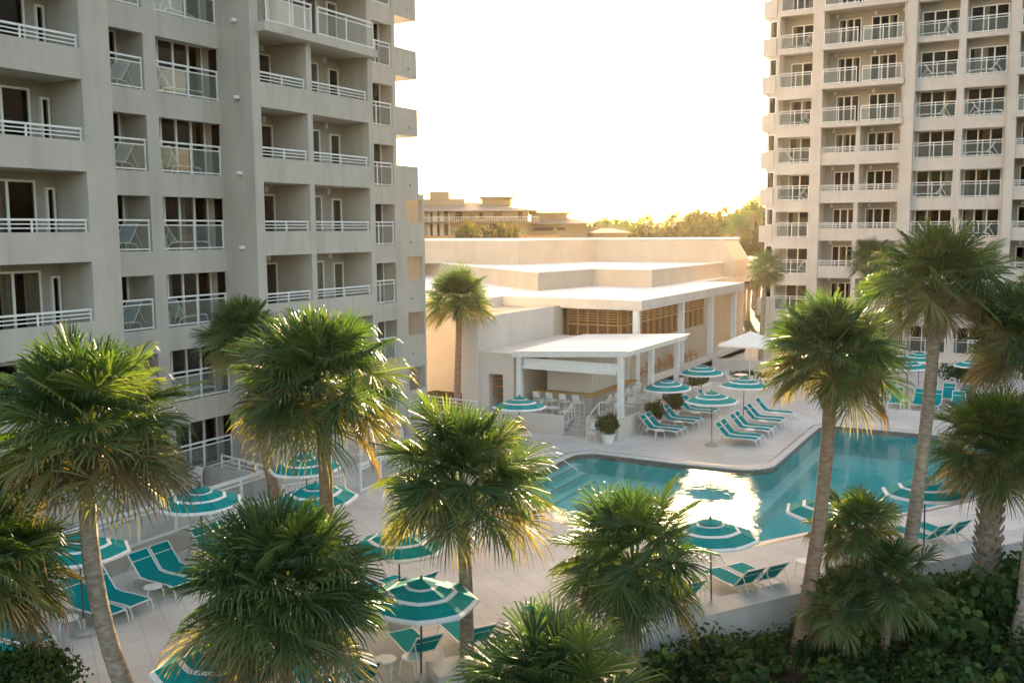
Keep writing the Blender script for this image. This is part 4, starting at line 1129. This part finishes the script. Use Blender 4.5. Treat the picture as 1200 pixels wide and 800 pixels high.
# local coords: x = lateral, y = away, z = up.  far hotel: 470..690 px => at 140 m
K = 140 / 1122
fx = lambda px: (px - 585) * K
fz = lambda py: 10.6 - (py - 270) * K
FH = far_root('far_hotel', (585 - 600) * K, 140, 'low hotel with hipped roofs in the haze beyond the pavilion')
def hip(m, x0, x1, y0, y1, z0, z1, ins):
    m.add([(x0, y0, z0), (x1, y0, z0), (x1, y1, z0), (x0, y1, z0), (x0 + ins, (y0 + y1) / 2 - .5, z1), (x1 - ins, (y0 + y1) / 2 - .5, z1), (x1 - ins, (y0 + y1) / 2 + .5, z1), (x0 + ins, (y0 + y1) / 2 + .5, z1)],
          [(0, 1, 5, 4), (1, 2, 6, 5), (2, 3, 7, 6), (3, 0, 4, 7), (4, 5, 6, 7), (3, 2, 1, 0)])
m = MB()
m.box(fx(440), 0, 0, fx(503), 14, fz(247)); m.box(fx(529), 0, 0, fx(620), 14, fz(247)); m.box(fx(503), 6, 0, fx(529), 14, fz(247))
m.box(fx(618), 4, 0, fx(690), 16, fz(262)); m.box(fx(625), 6, fz(262), fx(668), 14, fz(250))
m.box(fx(487), 3, fz(240), fx(545), 10, fz(232)); m.box(fx(503), 4, fz(232), fx(526), 9, fz(223)); m.box(fx(565), 4, fz(240), fx(600), 10, fz(231))
m.build('wall', TANW, FH)
m = MB(); hip(m, fx(430), fx(632), -2, 16, fz(247), fz(235), 10); hip(m, fx(612), fx(700), 2, 18, fz(262), fz(252), 5); m.box(fx(562), 3, fz(231), fx(603), 11, fz(229.5)); m.box(fx(622), 5, fz(250), fx(672), 15, fz(248)); m.build('roof', BROOF, FH)
for (a, b, c, d_) in [(472, 482, 250, 256), (535, 543, 248, 256), (552, 556, 249, 256), (563, 567, 249, 256), (580, 589, 248, 253), (608, 613, 248, 256), (590, 598, 266, 271), (575, 583, 262, 268), (603, 609, 266, 271), (625, 650, 266, 270), (494, 499, 263, 270), (655, 665, 266, 270)]:
    m = MB(); m.box(fx(a), -.08 if a < 620 else 3.9, fz(d_), fx(b), -.01 if a < 620 else 3.99, fz(c)); m.build('window', ROOM_SHADE if a % 2 else WOODW, FH)
for a in (503, 511, 519, 529):
    m = MB(); m.box(fx(a) - .3, .2, 0, fx(a) + .3, .8, fz(247) - .01); m.build('column', CREAM2, FH)
m = MB(); m.box(fx(470), -1.6, fz(260.5), fx(632), -.02, fz(259)); m.build('balcony_slab', BROOF, FH)
m = MB()
m.bar((fx(472), -1.5, fz(254)), (fx(632), -1.5, fz(254)), .08, .08)
for i in range(60): xx = fx(472) + (fx(632) - fx(472)) * i / 59; m.bar((xx, -1.5, fz(259)), (xx, -1.5, fz(254)), .05, .05)
m.build('balcony_railing', WHITE, FH)
m = MB(); m.box(fx(490), -3, fz(282), fx(655), -2.6, fz(275)); m.build('roof_edge', SLATE, FH)
SH = far_root('roof_house', (712 - 600) * K, 138, 'low hazy roofs right of the far hotel')
K2 = 138 / 1122
m = MB(); m.box(-18 * K2, 0, 0, 22 * K2, 10, 10.6 - (274 - 270) * K2); m.build('wall', TANW, SH)
m = MB(); hip(m, -20 * K2, 26 * K2, -1, 11, 10.6 - 3 * K2, 10.6 + 2 * K2, 2); m.box(-30 * K2, 12, 0, 24 * K2, 20, 10.6 + 4 * K2); m.build('roof', BROOF, SH)

def tree_mesh(seed, R=5, Hh=9):
    r = random.Random(seed); m = MB()
    for k in range(16):
        a = r.uniform(0, 6.28); q = r.uniform(.1, .75)
        c = (R * q * math.cos(a), R * q * math.sin(a), Hh * r.uniform(.45, .85)); s = R * r.uniform(.28, .5)
        leaf_blob(m, c, (s, s, s * .75), 170, .55, r, r.uniform(.2, .7), 1, .45)
    return m
def tree_trunk(R, Hh, seed):
    r = random.Random(seed); t = MB(); t.tube([(0, 0, 0), (.1, .1, Hh * .3), (-.1, .1, Hh * .55)], [.35, .25, .16], 8)
    for k in range(6):
        a = k * 1.05; t.tube([(0, 0, Hh * .3), (R * .35 * math.cos(a), R * .35 * math.sin(a), Hh * .55), (R * .6 * math.cos(a), R * .6 * math.sin(a), Hh * .72)], [.14, .09, .03], 5)
    return t
TP = []
def far_tree(px, py, d, var, label, R=5):
    """px,py = where the top of the crown stands; d = metres away"""
    Hh = 10.6 + (270 - py) * d / 1122
    p = FWD * d + RGT * ((px - 600) * d / 1122)
    while len(TP) <= var:
        rt = empty('broadleaf_tree'); tree_mesh(200 + len(TP)).build('crown', TREELF, rt); tree_trunk(5, 9, len(TP)).build('trunk', BARK, rt); rt['used'] = 0; TP.append(rt)
    o = TP[var]
    if o['used']: o = copy_tree(o)
    TP[var]['used'] = 1
    o.location = (p.x, p.y, -.6); o.scale = (R / 5, R / 5, Hh / 9); o.rotation_euler = (0, 0, rnd.uniform(0, 6.28))
    tag(o, label, 'tree', 'hazy trees beyond the pavilion')
spots = [(700, 262, 175, 0, 5), (722, 262, 185, 1, 5), (742, 262, 170, 2, 6), (762, 263, 180, 0, 5), (784, 262, 165, 1, 6), (806, 260, 160, 2, 6), (826, 258, 150, 0, 6), (846, 255, 140, 1, 6), (866, 257, 135, 2, 5.5), (884, 253, 130, 0, 5),
         (815, 268, 130, 1, 5), (850, 270, 118, 2, 5), (872, 276, 112, 0, 5), (890, 262, 118, 1, 5), (905, 250, 140, 2, 6), (775, 268, 150, 0, 5), (740, 270, 155, 1, 4), (680, 268, 190, 2, 5)]
words = ['first', 'second', 'third', 'fourth', 'fifth', 'sixth', 'seventh', 'eighth', 'ninth', 'tenth', 'eleventh', 'twelfth', 'thirteenth', 'fourteenth', 'fifteenth', 'sixteenth', 'seventeenth', 'eighteenth']
order = sorted(range(len(spots)), key=lambda i: spots[i][0])
for rank, i in enumerate(order):
    px, py, d, v, R = spots[i]
    far_tree(px, py - (10 if px > 790 else 4), d, v, '%s golden leafy tree from the left in the tree line beyond the pavilion' % words[rank], R)
for i, (px, py, d, lab) in enumerate([(560, 262, 108, 'round tree before the far hotel balconies, left one'), (585, 261, 110, 'round tree before the far hotel balconies, middle one'), (540, 262, 106, 'round tree before the far hotel balconies, leftmost'), (608, 263, 109, 'narrow tree before the far hotel balconies, right one')]):
    far_tree(px, py, d, i % 3, lab, 2.6 if i < 3 else 1.8)
def far_palm(px, py, d, seed, lab, R=2.0):
    p = FWD * d + RGT * ((px - 600) * d / 1122); z = 10 + (268 - py) * d / 1122
    palm((p.x, p.y, -.6), (p.x + .2, p.y, z), R, seed, lab, .2, (0, 0), leaves=40, segs=18, group='hazy palms in the far tree line')
for i, (px, py, d, R, lab) in enumerate([(878, 250, 112, 2.2, 'tall hazy palm just left of the right tower'), (862, 268, 108, 1.9, 'hazy palm beside the slanted roof end'), (729, 266, 150, 2, 'small hazy palm near the low roofs'), (708, 264, 160, 2, 'tiny hazy palm left of the tree line'),
                                       (757, 262, 150, 2.2, 'hazy palm rising over the left part of the tree line'), (788, 260, 150, 2.2, 'hazy palm rising over the middle of the tree line'), (888, 242, 118, 2.4, 'highest hazy palm touching the right tower edge')]):
    far_palm(px, py, d, 300 + i, lab, R)

# ------------------------------------------------------------------ haze
HAZE = True
if HAZE:
    m = bpy.data.materials.new('air_haze'); m.use_nodes = True; nt = m.node_tree
    for n in list(nt.nodes):
        if n.type == 'BSDF_PRINCIPLED': nt.nodes.remove(n)
    out = [n for n in nt.nodes if n.type == 'OUTPUT_MATERIAL'][0]
    v = nt.nodes.new('ShaderNodeVolumePrincipled'); v.inputs['Color'].default_value = (1, .86, .66, 1); v.inputs['Density'].default_value = .00005; v.inputs['Anisotropy'].default_value = .75
    nt.links.new(v.outputs[0], out.inputs['Volume'])
    b = MB(); b.box(-340, -60, -1.7, 260, 330, 40)
    hz = b.build('haze', m); tag(hz, 'thin warm evening haze over the whole place', 'haze', kind='stuff')
S.cycles.volume_bounces = 0
S.cycles.max_bounces = 8; S.cycles.transparent_max_bounces = 16
